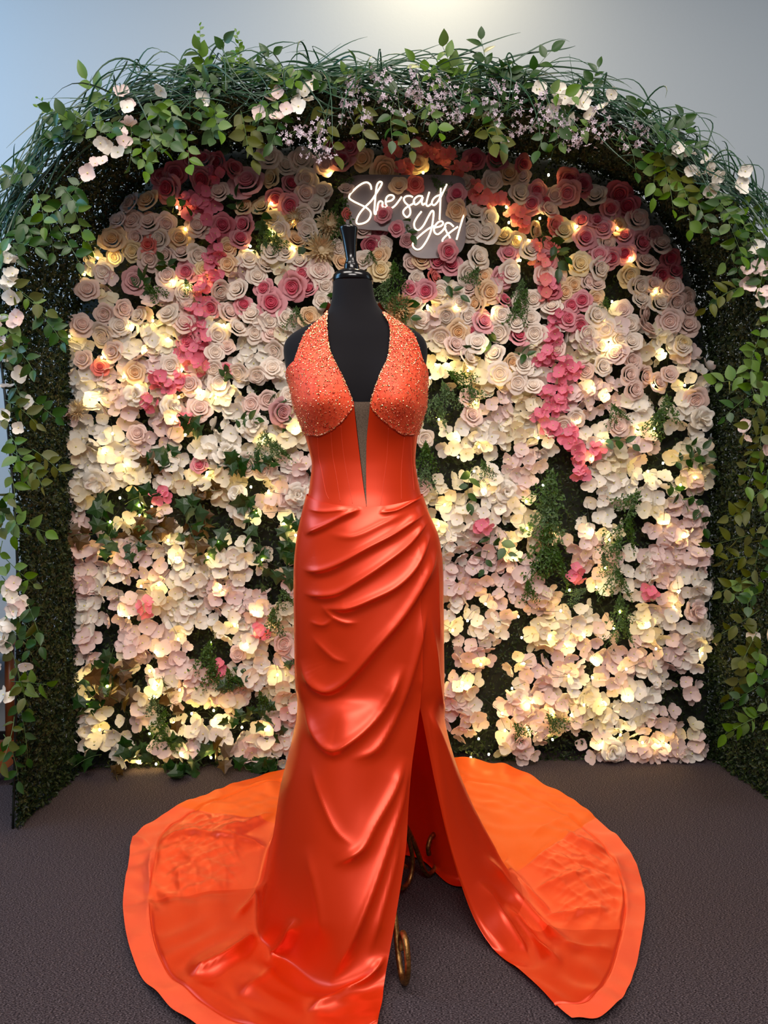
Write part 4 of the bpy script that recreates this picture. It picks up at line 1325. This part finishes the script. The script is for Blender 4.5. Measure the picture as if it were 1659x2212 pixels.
def fern_mesh(var, m_, nbr=9, leaflets=9, fine=0.05):
    r_ = np.random.default_rng(var)
    ds, LV, LQ = [], [], []
    base = np.zeros(3)
    P_all = []
    for b in range(nbr):
        a = r_.uniform(-.55, .55)
        ln = r_.uniform(.6, 1.0)
        dirv = np.array([math.sin(a), -math.cos(a), r_.uniform(.05, .4)])
        pts = np.array([dirv * ln * t_ + np.array([0.25 * math.sin(a * 3 + b) * t_ * t_, 0, -0.2 * t_ * t_]) for t_ in np.linspace(0, 1, 5)])
        d = tube(pts, 0.007, 3, None, False)
        ds.append(d)
        for k_ in range(leaflets * 3):
            t_ = 0.15 + 0.85 * (k_ + 1) / (leaflets * 3)
            p = np.array([np.interp(t_, np.linspace(0, 1, 5), pts[:, c]) for c in range(3)])
            P_all.append(p + r_.normal(size=3) * 0.035)
    P_all = np.array(P_all)
    v, q = leaves_mesh(P_all, np.broadcast_to(np.array([0, 0, 1.0]), P_all.shape), fine * 1.5, 0.9, 0.6)
    ds.append({'v': v, 'q': q})
    d = merge(ds)
    return raw_mesh('fern_fronds', d['v'], d['q'], None, m_, False)


FERN = [fern_mesh(v_, M['fern']) for v_ in range(3)]
for x, y, ang, ln in [(1195, 1010, 0, .19), (1185, 1050, .1, .2), (1200, 1080, -.1, .2), (1190, 1120, 0, .2), (1175, 1170, .1, .17), (1205, 1180, -.2, .15), (455, 1380, 0, .15), (462, 1420, .1, .14), (490, 1440, .5, .1), (955, 820, .5, .13), (945, 850, -.2, .13),
                      (965, 800, 1.2, .12), (570, 930, .1, .12), (590, 950, .3, .1), (565, 470, .4, .13), (590, 500, .6, .1), (590, 1310, .2, .12), (610, 1270, .2, .1), (1120, 640, .1, .12), (1130, 600, 0, .1), (1140, 620, -.2, .1), (1035, 575, -.3, .1),
                      (930, 380, .9, .08), (940, 400, 1.2, .07), (745, 420, -.2, .12), (740, 460, .1, .12), (850, 560, .3, .12), (845, 600, -.4, .12), (860, 620, -.2, .12), (800, 540, 0, .06), (880, 480, .3, .07), (770, 385, -.9, .08), (1440, 850, .2, .14),
                      (1430, 880, -.2, .13), (1385, 1060, -.6, .15), (1360, 1110, -.3, .14), (1345, 1160, -.4, .13), (1330, 1220, 0, .14), (1340, 1280, .2, .13), (1300, 1200, .6, .1), (1340, 1330, 0, .12), (1270, 1270, -.9, .1), (920, 950, .2, .13), (925, 1000, 0, .12),
                      (1040, 990, .5, .09), (400, 600, .5, .07), (310, 610, 1, .1), (640, 660, 0, .1), (880, 640, -.5, .1), (1310, 640, 0, .06), (330, 1500, .3, .1), (360, 1530, -.2, .12), (350, 1570, 0, .1), (560, 1490, .5, .09), (1180, 1540, .9, .12), (1140, 1250, .3, .1),
                      (1320, 870, .4, .1), (1010, 830, .8, .1), (1110, 1560, .8, .1)]:
    P_ = wallpt(x, y, 0.075)
    e = empty('fern_spray', None, 'fine feathery green fern spray hanging on the flower wall', 'fern', 'fern sprays of the flower wall', frame_matrix(P_, WN, ang * 1.0, ln))
    tag(link('fern_fronds', FERN[int(rng.integers(0, 3))], e), kind='stuff')

# ------------------------------------------------------------------ fairy lights
bulbs = [(391, 463), (408, 507), (251, 568), (192, 601), (199, 538), (591, 520), (633, 547), (414, 631), (449, 618), (490, 711), (338, 700), (291, 713), (165, 735), (380, 618), (545, 543), (713, 390), (638, 487), (590, 453), (223, 569),
         (1174, 395), (1091, 494), (1158, 483), (1087, 459), (1113, 527), (1135, 531), (1115, 574), (1347, 570), (1226, 580), (1057, 684), (979, 672), (920, 668), (1310, 660), (1403, 638), (1294, 710), (1304, 750), (1039, 757), (910, 390), (1234, 503), (1320, 507),
         (143, 786), (232, 779), (323, 764), (371, 739), (279, 821), (305, 837), (209, 860), (222, 867), (400, 807), (394, 862), (471, 863), (486, 844), (435, 849), (387, 907), (256, 940), (235, 976), (575, 949), (408, 942), (641, 931), (279, 1007), (452, 1026), (547, 1052),
         (583, 1061), (269, 1075), (311, 1091), (337, 1094), (312, 1112), (248, 1126), (557, 1108), (616, 1129), (641, 1154), (372, 1165), (477, 1168), (239, 1195), (457, 1200), (570, 1206), (387, 1203), (271, 1319), (289, 1328), (315, 1262), (351, 1259), (480, 1265), (556, 1317),
         (512, 1345), (563, 1358), (461, 1381), (535, 1388), (393, 1374), (345, 1400), (332, 1441), (242, 1474), (205, 1461), (342, 1471), (397, 1480), (341, 1496), (603, 1448), (468, 1524), (421, 1531), (384, 1550), (470, 1545), (527, 1561), (578, 1564), (332, 1573), (227, 1565),
         (400, 1617), (463, 1622), (302, 1645), (339, 1648), (557, 1645), (201, 1513),
         (937, 793), (964, 793), (1072, 822), (1023, 874), (925, 822), (1004, 807), (1303, 757), (1425, 770), (1396, 838), (1467, 836), (1267, 842), (1301, 857), (1236, 915), (1153, 949), (1365, 933), (1402, 928), (1290, 955), (1265, 993), (981, 945), (1029, 967), (984, 989),
         (944, 909), (1018, 1019), (1039, 1059), (1166, 1048), (1415, 1002), (1386, 1019), (1486, 1031), (1454, 1048), (956, 1090), (944, 1133), (1128, 1139), (1191, 1148), (1303, 1164), (1268, 1148), (1423, 1127), (1467, 1156), (1095, 1175), (1101, 1202), (1128, 1083), (1294, 1223),
         (1219, 1270), (1279, 1265), (1449, 1273), (1443, 1307), (1325, 1316), (1043, 1300), (1111, 1326), (1003, 1334), (972, 1354), (1200, 1313), (1118, 1370), (1180, 1370), (1251, 1369), (1217, 1390), (1400, 1393), (1314, 1352), (1383, 1343), (1500, 1404), (1277, 1421), (1217, 1451),
         (1270, 1457), (1338, 1436), (1122, 1425), (1032, 1427), (993, 1466), (1001, 1477), (1100, 1480), (1140, 1506), (1131, 1516), (1249, 1512), (1297, 1512), (1340, 1498), (1079, 1533), (1082, 1565), (1134, 1568), (1183, 1585), (1223, 1535), (1028, 1585), (1050, 1619), (1016, 1634),
         (1286, 1600), (1377, 1595), (1426, 1598), (1413, 1602), (1183, 1535), (1327, 1576)]
bulb_d = lathe([(0, -0.0045), (0.0028, -0.0035), (0.0036, 0.0), (0.0028, 0.0035), (0, 0.0045)], 6)
bulb_me = raw_mesh('bulb', bulb_d['v'], bulb_d['q'], None, M['bulb'])
bl = np.array(bulbs, float)
edges = np.quantile(bl[:, 0], np.linspace(0, 1, 9))
for k_ in range(8):
    s_ = bl[(bl[:, 0] >= edges[k_]) & ((bl[:, 0] < edges[k_ + 1]) | (k_ == 7))]
    s_ = s_[np.argsort(s_[:, 1])]
    P_ = wallpt(s_[:, 0], s_[:, 1], 0.0) + WN * np.where(s_[:, 1] > 1630, 0.012, 0.046 + rng.uniform(0, 0.026, len(s_)))[:, None]
    P_[:, 2] = np.maximum(P_[:, 2], 0.012)
    e = empty('fairy_light_string', P_[-1], 'thin wire of warm glowing fairy lights woven down through the flowers', 'fairy lights', 'fairy light strings of the flower wall')
    wp = []
    for i in range(len(P_)):
        wp.append(P_[i])
        if i < len(P_) - 1:
            wp.append((P_[i] + P_[i + 1]) / 2 - WN * 0.05)
    part('wire', dict(**tube(np.array(wp), 0.0007, 4, len(wp) * 5), m=M['wire']), e)
    for p in P_:
        o = link('bulb', bulb_me, e)
        o.location = p - np.array(e.location)

# ------------------------------------------------------------------ neon sign
sx, sy, ss_ = 720, 370, 5.352
SOFF = 0.078
sign = empty('neon_sign', wallpt(870, 470, SOFF), 'glowing warm white neon sign reading She said Yes! on a grey panel', 'neon sign')
pan = PAN
pc = cr(np.array(pan + pan[:1], float), 90)[:-1]
f_ = wallpt(pc[:, 0], pc[:, 1], SOFF)
b_ = f_ - WN * 0.006
k = len(pc)
c_ = f_.mean(0)
v = np.vstack([f_, b_, [c_], [c_ - WN * .006]])
t, q = [], []
for i in range(k):
    j = (i + 1) % k
    t += [(2 * k, j, i), (2 * k + 1, k + i, k + j)]
    q.append((i, j, k + j, k + i))
part('acrylic_panel', dict(v=v, q=q, t=t, m=M['acrylic'], smooth=False), sign)
strokes = [
    [(440, 210), (430, 160), (395, 130), (350, 135), (290, 170), (235, 220), (192, 268), (185, 310), (230, 345), (300, 380), (380, 420), (430, 470), (430, 520), (400, 570), (350, 600), (290, 610), (268, 590), (275, 545), (310, 480), (370, 410), (440, 340), (500, 250), (550, 170), (562, 132), (535, 122), (505, 160), (490, 260), (478, 400), (475, 480), (490, 495), (505, 450), (520, 370), (545, 345), (570, 360), (567, 400), (590, 422), (615, 412)],
    [(610, 352), (670, 338), (702, 305), (690, 280), (650, 276), (615, 305), (605, 360), (625, 412), (665, 428), (720, 390), (790, 295)],
    [(920, 300), (890, 285), (840, 290), (815, 320), (830, 360), (870, 400), (890, 450), (885, 500), (850, 530), (815, 500), (810, 460), (850, 415), (920, 375), (940, 350)],
    [(1035, 290), (985, 285), (940, 318), (930, 362), (955, 385), (1000, 350), (1035, 300), (1022, 350), (1035, 388), (1060, 370)],
    [(1110, 240), (1085, 325), (1075, 380), (1095, 402), (1140, 370)],
    [(1240, 272), (1190, 290), (1150, 330), (1140, 375), (1170, 390), (1215, 340), (1240, 285)],
    [(1243, 195), (1236, 400), (1228, 560)],
    [(1312, 150), (1275, 230), (1242, 300)],
    [(1020, 465), (970, 530), (935, 600), (945, 660), (985, 680), (1040, 630), (1100, 520), (1138, 460), (1160, 475), (1150, 580), (1125, 700), (1080, 800), (1020, 885), (970, 905), (930, 880), (918, 840), (945, 800), (1005, 740), (1100, 665), (1165, 632)],
    [(1172, 652), (1240, 635), (1270, 602), (1250, 577), (1205, 595), (1166, 655), (1172, 708), (1210, 728), (1260, 690), (1300, 635)],
    [(1392, 640), (1350, 602), (1310, 600), (1290, 640), (1310, 700), (1345, 760), (1345, 808), (1300, 830), (1263, 812), (1272, 778), (1330, 722), (1440, 640)],
    [(1510, 500), (1470, 630), (1425, 790)]]
for st in strokes:
    a = np.array(st, float)
    P_ = wallpt(sx + a[:, 0] / ss_, sy + a[:, 1] / ss_, SOFF + 0.006)
    part('neon_tube', dict(**tube(P_, 0.0032, 8, max(24, len(st) * 6)), m=M['neon']), sign)

# ------------------------------------------------------------------ garland round the front rim of the arch
def rim(px_, py_, off=0.0):
    return wallpt(px_, py_, DEPTH + off)


rimpx = cr(front_px, 600)


def rim_at(sv):
    i = int(np.clip(sv * 599, 1, 598))
    p = PFd[int(np.clip(sv * 399, 1, 398))]
    tg = PFd[int(np.clip(sv * 399, 1, 398)) + 1] - PFd[int(np.clip(sv * 399, 1, 398)) - 1]
    tg = tg / np.linalg.norm(tg)
    ou = np.cross(WN, tg)
    ou /= np.linalg.norm(ou)
    if ou @ (p - np.array([0.06, 2.3, 1.1])) < 0:
        ou = -ou
    return p, tg, ou


def grass_tuft(sv, nbl, length, mode):
    p, tg, ou = rim_at(sv)
    p = p + ou * rng.uniform(0.0, .04) + WN * rng.uniform(-.04, .05)
    ds = []
    up_dir = tg if (tg[2] > 0 or abs(tg[2]) < .15) else -tg
    for b in range(nbl):
        ln = length * rng.uniform(.55, 1.25)
        if mode == 'along':
            d0 = tg * rng.choice([-1, 1]) * rng.uniform(.6, 1) + ou * rng.uniform(-.15, .38) + WN * rng.uniform(-.15, .4)
            g_ = rng.uniform(.15, .55)
        else:
            d0 = ou * rng.uniform(.1, .6) + WN * rng.uniform(.1, .5) + tg * rng.uniform(-.5, .5)
            g_ = rng.uniform(.9, 1.5)
        d0 = d0 / np.linalg.norm(d0)
        tt = np.linspace(0, 1, 11)[:, None]
        sw = rng.normal(size=3) * 0.18
        P_ = p + rng.normal(size=3) * .015 + d0 * ln * tt + sw * ln * np.sin(tt * rng.uniform(2, 4)) * tt + np.array([0, 0, -1.0]) * g_ * ln * tt ** 2.2
        T_ = np.gradient(P_, axis=0)
        T_ /= np.linalg.norm(T_, axis=1)[:, None]
        sd = np.cross(T_, WN + rng.normal(size=3) * .4)
        sd /= np.linalg.norm(sd, axis=1)[:, None]
        w_ = 0.0026 * (1 - tt ** 3 * .85)
        nn = np.cross(sd, T_)
        V_ = np.stack([P_ - sd * w_, P_ + nn * w_ * .5, P_ + sd * w_], 1)
        ds.append({'v': V_.reshape(-1, 3), 'q': grid_quads(11, 3)})
    d = merge(ds)
    e = empty('grass_tuft', p, 'tuft of long arching green grass blades in the garland', 'grass tuft', 'grass tufts of the arch garland')
    tag(part('grass_blades', dict(v=d['v'], q=d['q'], m=M['grass']), e), kind='stuff')


# fraction along the front rim for a photo point
rim_proj = np.stack(project(PFd), -1)


def s_of(px_, py_):
    return int(np.argmin(np.hypot(rim_proj[:, 0] - px_, rim_proj[:, 1] - py_))) / 399.0


sA, sB = s_of(5, 540), s_of(1660, 540)
for sv in np.linspace(sA - .015, sB + .005, 66):
    grass_tuft(float(sv + rng.uniform(-.006, .006)), 14, .22, 'along')
for sv in np.linspace(sA, sB, 30):
    grass_tuft(float(sv + rng.uniform(-.012, .012)), 5, .20, 'hang')

G_LEAF = 'leaf sprigs of the arch garland'


def gar_sprig(px_, py_, dx, dy, kind='leaf', ln=.105, nl=7, ls=.044, off=.05, droop=.25):
    lab = {'leaf': 'green leafy sprig in the arch garland', 'leaf_light': 'light yellow-green leafy sprig in the arch garland', 'leaf_olive': 'olive leafy sprig in the arch garland'}[kind]
    sprig('garland_sprig', rim(px_, py_, off), WU * dx + WZ * dy + WN * rng.uniform(0, .5), ln, nl, ls, LEAF[kind], lab, 'leaf sprig', kind.replace('_', ' ') + ' ' + 'sprigs of the arch garland', droop)


# upright and drooping sprigs seen along the top
for a in [(450, 180, -.1, 1, 'leaf_light'), (500, 170, .2, 1, 'leaf_light'), (480, 190, 0, 1, 'leaf'), (540, 180, .4, .8, 'leaf'), (430, 200, -.5, .7, 'leaf'), (1070, 190, .1, 1, 'leaf'), (1090, 200, .2, 1, 'leaf'), (1120, 200, .5, .8, 'leaf'), (990, 180, -.5, .8, 'leaf_light'),
          (1020, 190, -.2, .9, 'leaf_light'), (1050, 180, 0, 1, 'leaf'), (1265, 220, .2, .8, 'leaf'), (1370, 260, .2, .8, 'leaf'), (1455, 300, .3, .5, 'leaf'), (260, 250, -.4, .5, 'leaf_light'), (230, 290, -.8, .3, 'leaf_light'), (200, 310, -.6, .5, 'leaf'), (180, 390, -.5, -.5, 'leaf'),
          (130, 400, .6, -.5, 'leaf'), (150, 430, .5, -.8, 'leaf_light'), (100, 450, .3, -1, 'leaf'), (120, 480, .6, -.8, 'leaf'), (60, 470, -.2, -1, 'leaf'), (320, 230, .2, -.8, 'leaf'), (350, 260, .2, -1, 'leaf_light'), (380, 250, .3, -1, 'leaf'), (400, 280, .3, -1, 'leaf_light'),
          (300, 290, .2, -1, 'leaf_light'), (455, 240, .1, -1, 'leaf'), (520, 240, .3, -1, 'leaf_olive'), (540, 260, .1, -1, 'leaf_olive'), (470, 220, -.2, -.6, 'leaf_light'), (560, 220, .2, -.8, 'leaf'), (600, 230, .2, -.7, 'leaf'), (690, 220, .3, -1, 'leaf_olive'), (780, 215, .2, -1, 'leaf_olive'),
          (850, 220, -.3, -1, 'leaf'), (870, 230, .1, -1, 'leaf_olive'), (1040, 240, .1, -1, 'leaf_olive'), (1060, 230, 0, -1, 'leaf_olive'), (1140, 210, .6, .1, 'leaf_light'), (1430, 320, .2, -1, 'leaf_olive'), (1440, 350, 0, -1, 'leaf_light'), (1460, 370, .2, -1, 'leaf_olive'), (1420, 330, -.2, -1, 'leaf_light'),
          (1480, 400, .2, -1, 'leaf_light'), (1500, 420, .3, -1, 'leaf'), (1540, 430, .4, -.5, 'leaf_light'), (1560, 450, .3, -.8, 'leaf_light'), (1580, 430, .8, -.4, 'leaf_light'), (1600, 470, .2, -1, 'leaf'), (1620, 480, .3, -1, 'leaf_light'), (1630, 520, -.3, -1, 'leaf')]:
    gar_sprig(*a)
for i_ in range(34):
    sv = sA + (sB - sA) * (i_ + .5) / 34
    x, y = rim_proj[int(sv * 399)]
    gar_sprig(float(x + rng.uniform(-12, 12)), float(y + rng.uniform(-20, 25)), rng.uniform(-.8, .8), rng.uniform(-1, .5), str(rng.choice(['leaf', 'leaf_light', 'leaf'])), .11, 7, .040)
# trailing sides
for y in np.arange(560, 1590, 38):
    gar_sprig(22 + rng.uniform(-22, 26), y, rng.uniform(-.2, .9), rng.uniform(-1, .1), str(rng.choice(['leaf', 'leaf_light', 'leaf_light', 'leaf_olive'])), .11, 6, .043, .06)
for y in np.arange(520, 1560, 38):
    gar_sprig(1648 + rng.uniform(-20, 20), y, rng.uniform(-.9, .2), rng.uniform(-1, .1), str(rng.choice(['leaf', 'leaf_light', 'leaf_light', 'leaf_olive'])), .11, 6, .043, .06)
for a in [(85, 680, .8, -.6, 'leaf'), (60, 860, .9, -.5, 'leaf'), (70, 970, .8, -.5, 'leaf_olive'), (55, 1000, .9, -.6, 'leaf_olive'), (1600, 620, -1, -.3, 'leaf_olive'), (1610, 820, -.9, -.1, 'leaf_light'), (1630, 850, -1, -.4, 'leaf'), (1640, 1150, -.9, -.2, 'leaf_olive'), (1630, 1240, -.8, -.4, 'leaf_olive'),
          (1650, 1390, -1, -.2, 'leaf_olive'), (1640, 1420, -.8, -.8, 'leaf_olive'), (1645, 1540, -1, -.3, 'leaf_light')]:
    gar_sprig(*a)


def gar_flower(px_, py_, nfl, key='white'):
    P_ = rim(px_, py_, .075)
    e = empty('garland_blossom', P_, ('white' if key == 'white' else 'pale blush') + ' four-petalled blossom cluster in the arch garland', 'blossom', ('white' if key == 'white' else 'blush') + ' blossoms of the arch garland')
    for k_ in range(nfl):
        loc = rng.normal(size=3) * np.array([.022, .012, .022]) * (0 if nfl == 1 else 1)
        o = link('floret', FLORET[key][int(rng.integers(0, 4))], e)
        o.matrix_local = frame_matrix(loc, WN + rng.normal(size=3) * .5, rng.uniform(0, 6), rng.uniform(.019, .026))


for x, y, n_, key in [(347, 195, 1, 'white'), (300, 235, 2, 'blush'), (275, 232, 1, 'white'), (258, 280, 3, 'blush'), (240, 320, 3, 'white'), (205, 370, 3, 'blush'), (620, 180, 3, 'white'), (640, 205, 3, 'white'), (595, 218, 3, 'blush'), (560, 245, 1, 'blush'), (597, 255, 1, 'blush'), (440, 215, 1, 'white'),
                      (1172, 205, 2, 'white'), (1210, 215, 3, 'white'), (1240, 195, 2, 'white'), (1268, 210, 3, 'white'), (1300, 230, 3, 'white'), (1225, 235, 2, 'white'), (1465, 330, 3, 'white'), (1495, 350, 3, 'white'), (1530, 375, 4, 'white'), (1550, 395, 3, 'white'), (1585, 400, 3, 'white'), (1635, 535, 1, 'white'),
                      (1620, 555, 2, 'blush'), (1612, 585, 2, 'blush'), (1620, 620, 1, 'blush'), (1640, 640, 2, 'blush'), (1650, 655, 2, 'white'), (1630, 950, 2, 'blush'), (1645, 980, 2, 'blush'), (1655, 1385, 2, 'white'), (15, 560, 3, 'white'), (20, 590, 3, 'white'), (28, 615, 2, 'white'), (15, 650, 2, 'white'), (30, 700, 3, 'blush'),
                      (25, 745, 2, 'blush'), (15, 780, 2, 'white'), (10, 845, 2, 'white'), (30, 885, 2, 'white'), (8, 920, 2, 'white'), (10, 1040, 2, 'blush'), (15, 1270, 3, 'white'), (30, 1295, 2, 'blush'), (10, 1330, 3, 'white'), (35, 1325, 2, 'blush'), (15, 1375, 3, 'white'), (10, 1440, 2, 'white'), (20, 1520, 2, 'white')]:
    gar_flower(x, y, n_, key)


def lav_mesh(var):
    r_ = np.random.default_rng(var + 50)
    ds, P_ = [], []
    for b in range(5):
        dirv = r_.normal(size=3) * np.array([.7, .7, .35]) + np.array([0, 0, .5])
        tip = dirv / np.linalg.norm(dirv) * r_.uniform(.5, 1)
        ds.append(tube([(0, 0, 0), tip * .5 + r_.normal(size=3) * .05, tip], .012, 3, None, False))
        for k_ in range(6):
            P_.append(tip + r_.normal(size=3) * .14)
    n0 = sum(len(d['q']) for d in ds)
    P_ = np.array(P_)
    pr = []
    for p in P_:
        nn = r_.normal(size=3); nn[2] = abs(nn[2]) + .5
        m_ = np.array(frame_matrix((0, 0, 0), nn, 0, 1).to_3x3())
        for k_ in range(4):
            a = k_ * pi / 2
            v = np.array([(0, 0, 0), (.075 * math.cos(a - .55), .075 * math.sin(a - .55), .01), (.115 * math.cos(a), .115 * math.sin(a), .02), (.075 * math.cos(a + .55), .075 * math.sin(a + .55), .01)])
            pr.append({'v': v @ m_.T + p, 'q': np.array([(0, 1, 2, 3)])})
    d = merge(ds + pr)
    mi = np.ones(len(d['q']), int)
    mi[:n0] = 0
    return raw_mesh('tiny_blossoms', d['v'], d['q'], None, mats=[M['stem'], M['lav']], midx=mi, smooth=False)


LAV = [lav_mesh(v_) for v_ in range(3)]
for x, y in [(640, 285), (665, 300), (690, 310), (715, 300), (790, 190), (815, 205), (770, 225), (860, 200), (880, 190), (920, 200), (950, 195), (905, 245), (960, 225), (1000, 240), (975, 260), (1035, 215), (1075, 220), (1100, 230), (1080, 265), (1160, 240), (1180, 265), (1230, 270), (1250, 285), (1270, 265), (1330, 315), (1375, 300), (1145, 275), (740, 215)]:
    e = empty('lavender_spray', None, 'spray of tiny pale lavender blossoms in the arch garland', 'blossom spray', 'lavender sprays of the arch garland', frame_matrix(rim(x, y, .06), WN * .8 + rng.normal(size=3) * .3 + np.array([0, 0, -.3]), rng.uniform(0, 6), rng.uniform(.05, .075)))
    tag(link('tiny_blossoms', LAV[int(rng.integers(0, 3))], e), kind='stuff')
# budding light green spikes at the left shoulder of the arch
for x, y, dx, dy in [(175, 275, -.8, .35), (180, 290, -.9, .5), (435, 150, -.1, 1), (515, 150, .2, 1)]:
    sprig('bud_spike', rim(x, y, .05), WU * dx + WZ * dy, .10, 14, .014, LEAF['leaf_light'], 'light green spike of small buds rising from the garland', 'bud spike', 'bud spikes of the arch garland', 0.05)

# ------------------------------------------------------------------ rocking chair whose runner tip shows at the left edge
chair = empty('rocking_chair', (-1.62, 2.62, 0), 'brown wooden rocking chair whose curved runner tip shows beside the arch', 'chair')


def plank(pts, hw, hh):
    P_ = cr(np.array(pts, float), 40)
    T_ = np.gradient(P_, axis=0)
    T_ /= np.linalg.norm(T_, axis=1)[:, None]
    yv = np.array([0, 1.0, 0])
    nn = np.cross(T_, yv)
    tt = np.linspace(0, 1, 40)
    ta = np.sqrt(np.clip(1 - np.clip((np.abs(tt - .5) - .44) / .06, 0, 1) ** 2, .02, 1))[:, None]
    ring = [P_ + nn * hh * ta + yv * hw, P_ + nn * hh * ta - yv * hw, P_ - nn * hh * ta - yv * hw, P_ - nn * hh * ta + yv * hw]
    V_ = np.stack(ring, 1)
    q_ = []
    for i in range(39):
        for j in range(4):
            q_.append((i * 4 + j, i * 4 + (j + 1) % 4, (i + 1) * 4 + (j + 1) % 4, (i + 1) * 4 + j))
    q_ += [(3, 2, 1, 0), (156, 157, 158, 159)]
    return {'v': V_.reshape(-1, 3), 'q': np.array(q_), 'smooth': False}


for yy in (2.60, 3.0 - 0.06):
    if yy > 2.7:
        yy = 2.90
    part('runner', dict(**plank([(-1.225, yy, .155), (-1.29, yy, .085), (-1.40, yy, .035), (-1.62, yy, .0255), (-1.85, yy, .05), (-2.0, yy, .12)], .016, .025), m=M['wood']), chair)
    for xx in (-1.42, -1.80):
        part('leg', dict(**tube([(xx, yy, .05), (xx, yy, .42)], .018, 10), m=M['wood']), chair)
d = plank([(-1.38, 2.75, .43), (-1.6, 2.75, .42), (-1.86, 2.75, .41)], .19, .014)
part('seat', dict(**d, m=M['wood']), chair)
for yy in (2.62, 2.75, 2.88):
    part('back_slat', dict(**tube([(-1.85, yy, .42), (-1.95, yy, .95)], .014, 8), m=M['wood']), chair)
part('top_rail', dict(**plank([(-1.93, 2.75, .93), (-1.95, 2.75, .99), (-1.96, 2.75, 1.03)], .19, .012), m=M['wood']), chair)

# ------------------------------------------------------------------ labels that tell the flowers apart by their neighbours and height
SHORT = {'c': 'cream', 'b': 'blush', 'k': 'two-tone pink', 'K': 'large soft pink', 'd': 'dusty pink', 'm': 'mauve', 'p': 'peach', 'y': 'ivory yellow', 'o': 'coral'}
LOOK = {'c': 'cream white', 'b': 'pale blush', 'k': 'pink deep-hearted', 'K': 'large soft pink', 'd': 'dusty deep pink', 'm': 'dull mauve', 'p': 'peach', 'y': 'ivory yellow', 'o': 'coral pink'}
pl = np.array([(p[1], p[2]) for p in PLACED])


def noun(t_, k_):
    if t_ == 'rose':
        return SHORT[k_] + ' rose'
    if t_ == 'blossom':
        return ('hot pink' if k_ == 'hot' else 'coral') + ' spray'
    return k_ + ' hydrangea'


def rel(dx, dy):
    return 'beside' if abs(dx) > abs(dy) else ('above' if dy > 0 else 'below')


def height_word(y):
    for lim, w_ in ((430, 'under the arch crown'), (600, "level with the form's finial"), (760, "level with the form's shoulders"), (940, "level with the beaded cups"), (1100, "level with the gown's waist"),
                    (1300, "level with the gown's hips"), (1500, "level with the gown's knees"), (1600, 'low on the wall')):
        if y < lim:
            return w_
    return 'just above the carpet'


for i, (e, x, y, t_, k_) in enumerate(PLACED):
    d = np.hypot(pl[:, 0] - x, pl[:, 1] - y)
    d[i] = 1e9
    order = np.argsort(d)[:2]
    (e1, x1, y1, t1, k1), (e2, x2, y2, t2, k2) = [PLACED[j] for j in order]
    n1, n2 = noun(t1, k1), noun(t2, k2)
    r1, r2 = rel(x1 - x, y1 - y), rel(x2 - x, y2 - y)
    art = lambda n_: ('an ' if n_[0] in 'aeiou' else 'a ') + n_
    if t_ == 'rose':
        e['label'] = f"{LOOK[k_]} rose {r1} {art(n1)}, {r2} {art(n2)}"
        if x < 235 or x > 1430:
            e['label'] = f"{LOOK[k_]} rose near the arch side, {r1} {art(n1)}"
        elif 700 < x < 1040 and 330 < y < 600 and k_ != 'c':
            e['label'] = f"{LOOK[k_]} rose around the neon sign, {r1} {art(n1)}"
    elif t_ == 'head':
        where = 'by the arch' if (x < 300 or x > 1370) else ('beside the gown' if 560 < x < 1040 else 'midway across')
        e['label'] = f"{FL_LABEL[k_][0]} {where}, {height_word(y)}, {r1} {art(n1)}"
        if len(e['label'].split()) > 16:
            e['label'] = f"{FL_LABEL[k_][0]} {where}, {height_word(y)}"
    elif t_ == 'small':
        e['label'] = f"small {k_} hydrangea cluster {r1} {art(n1)}, {height_word(y)}"
    else:
        e['label'] = f"{'hot' if k_ == 'hot' else 'coral'} pink blossom spray {height_word(y)}, {r1} {art(n1)}"
LM = []
for o in COL.objects:
    if o.parent is None and o.name.startswith(('garland_blossom', 'lavender_spray', 'bud_spike')):
        x, y = (float(c) for c in project(np.array(o.matrix_basis.translation)))
        LM.append((x, y, 'a ' + o['label'].split()[0].replace('spray', 'lavender').replace('light', 'green') + (' blossom' if o.name.startswith('garland') else (' spray' if o.name.startswith('lav') else ' bud spike'))))
for o in COL.objects:
    if o.parent is None and o.name.split('.')[0] in ('garland_sprig', 'grass_tuft', 'lavender_spray', 'garland_blossom', 'ivy_sprig', 'fern_spray', 'leaf_sprig', 'peony', 'dahlia'):
        x, y = (float(c) for c in project(np.array(o.matrix_basis.translation)))
        if o.name.startswith(('ivy', 'fern', 'leaf', 'peony', 'dahlia')):
            d = np.hypot(pl[:, 0] - x, pl[:, 1] - y)
            j = int(np.argmin(d))
            n1 = noun(PLACED[j][3], PLACED[j][4])
            head = o['label'].replace(' hanging on the flower wall', '').replace(' fixed on the flower wall', '').replace(' with many narrow petals on the flower wall', '').replace(' among the white flowers', '').replace(' between the wall flowers', '')
            o['label'] = f"{head} {rel(pl[j, 0] - x, pl[j, 1] - y)} {art(n1)}, {height_word(y)}"
        else:
            if y < 230:
                w_ = "on the arch's crown"
            elif y < 560:
                w_ = "on the arch's shoulder"
            else:
                w_ = "down the arch's upright, " + height_word(y).replace('low on the wall', 'low down').replace('under the arch crown', 'high up')
            if o.name.startswith(('garland_sprig', 'grass_tuft')):
                dd = [(math.hypot(a_ - x, b_ - y), a_, b_, n_) for a_, b_, n_ in LM]
                dm, a_, b_, n_ = min(dd)
                w_ = w_.split(',')[0] + f", {'amid' if dm < 22 else rel(a_ - x, b_ - y)} {n_}"
            o['label'] = o['label'].replace(' in the arch garland', '').replace(' in the garland', '') + ' ' + w_
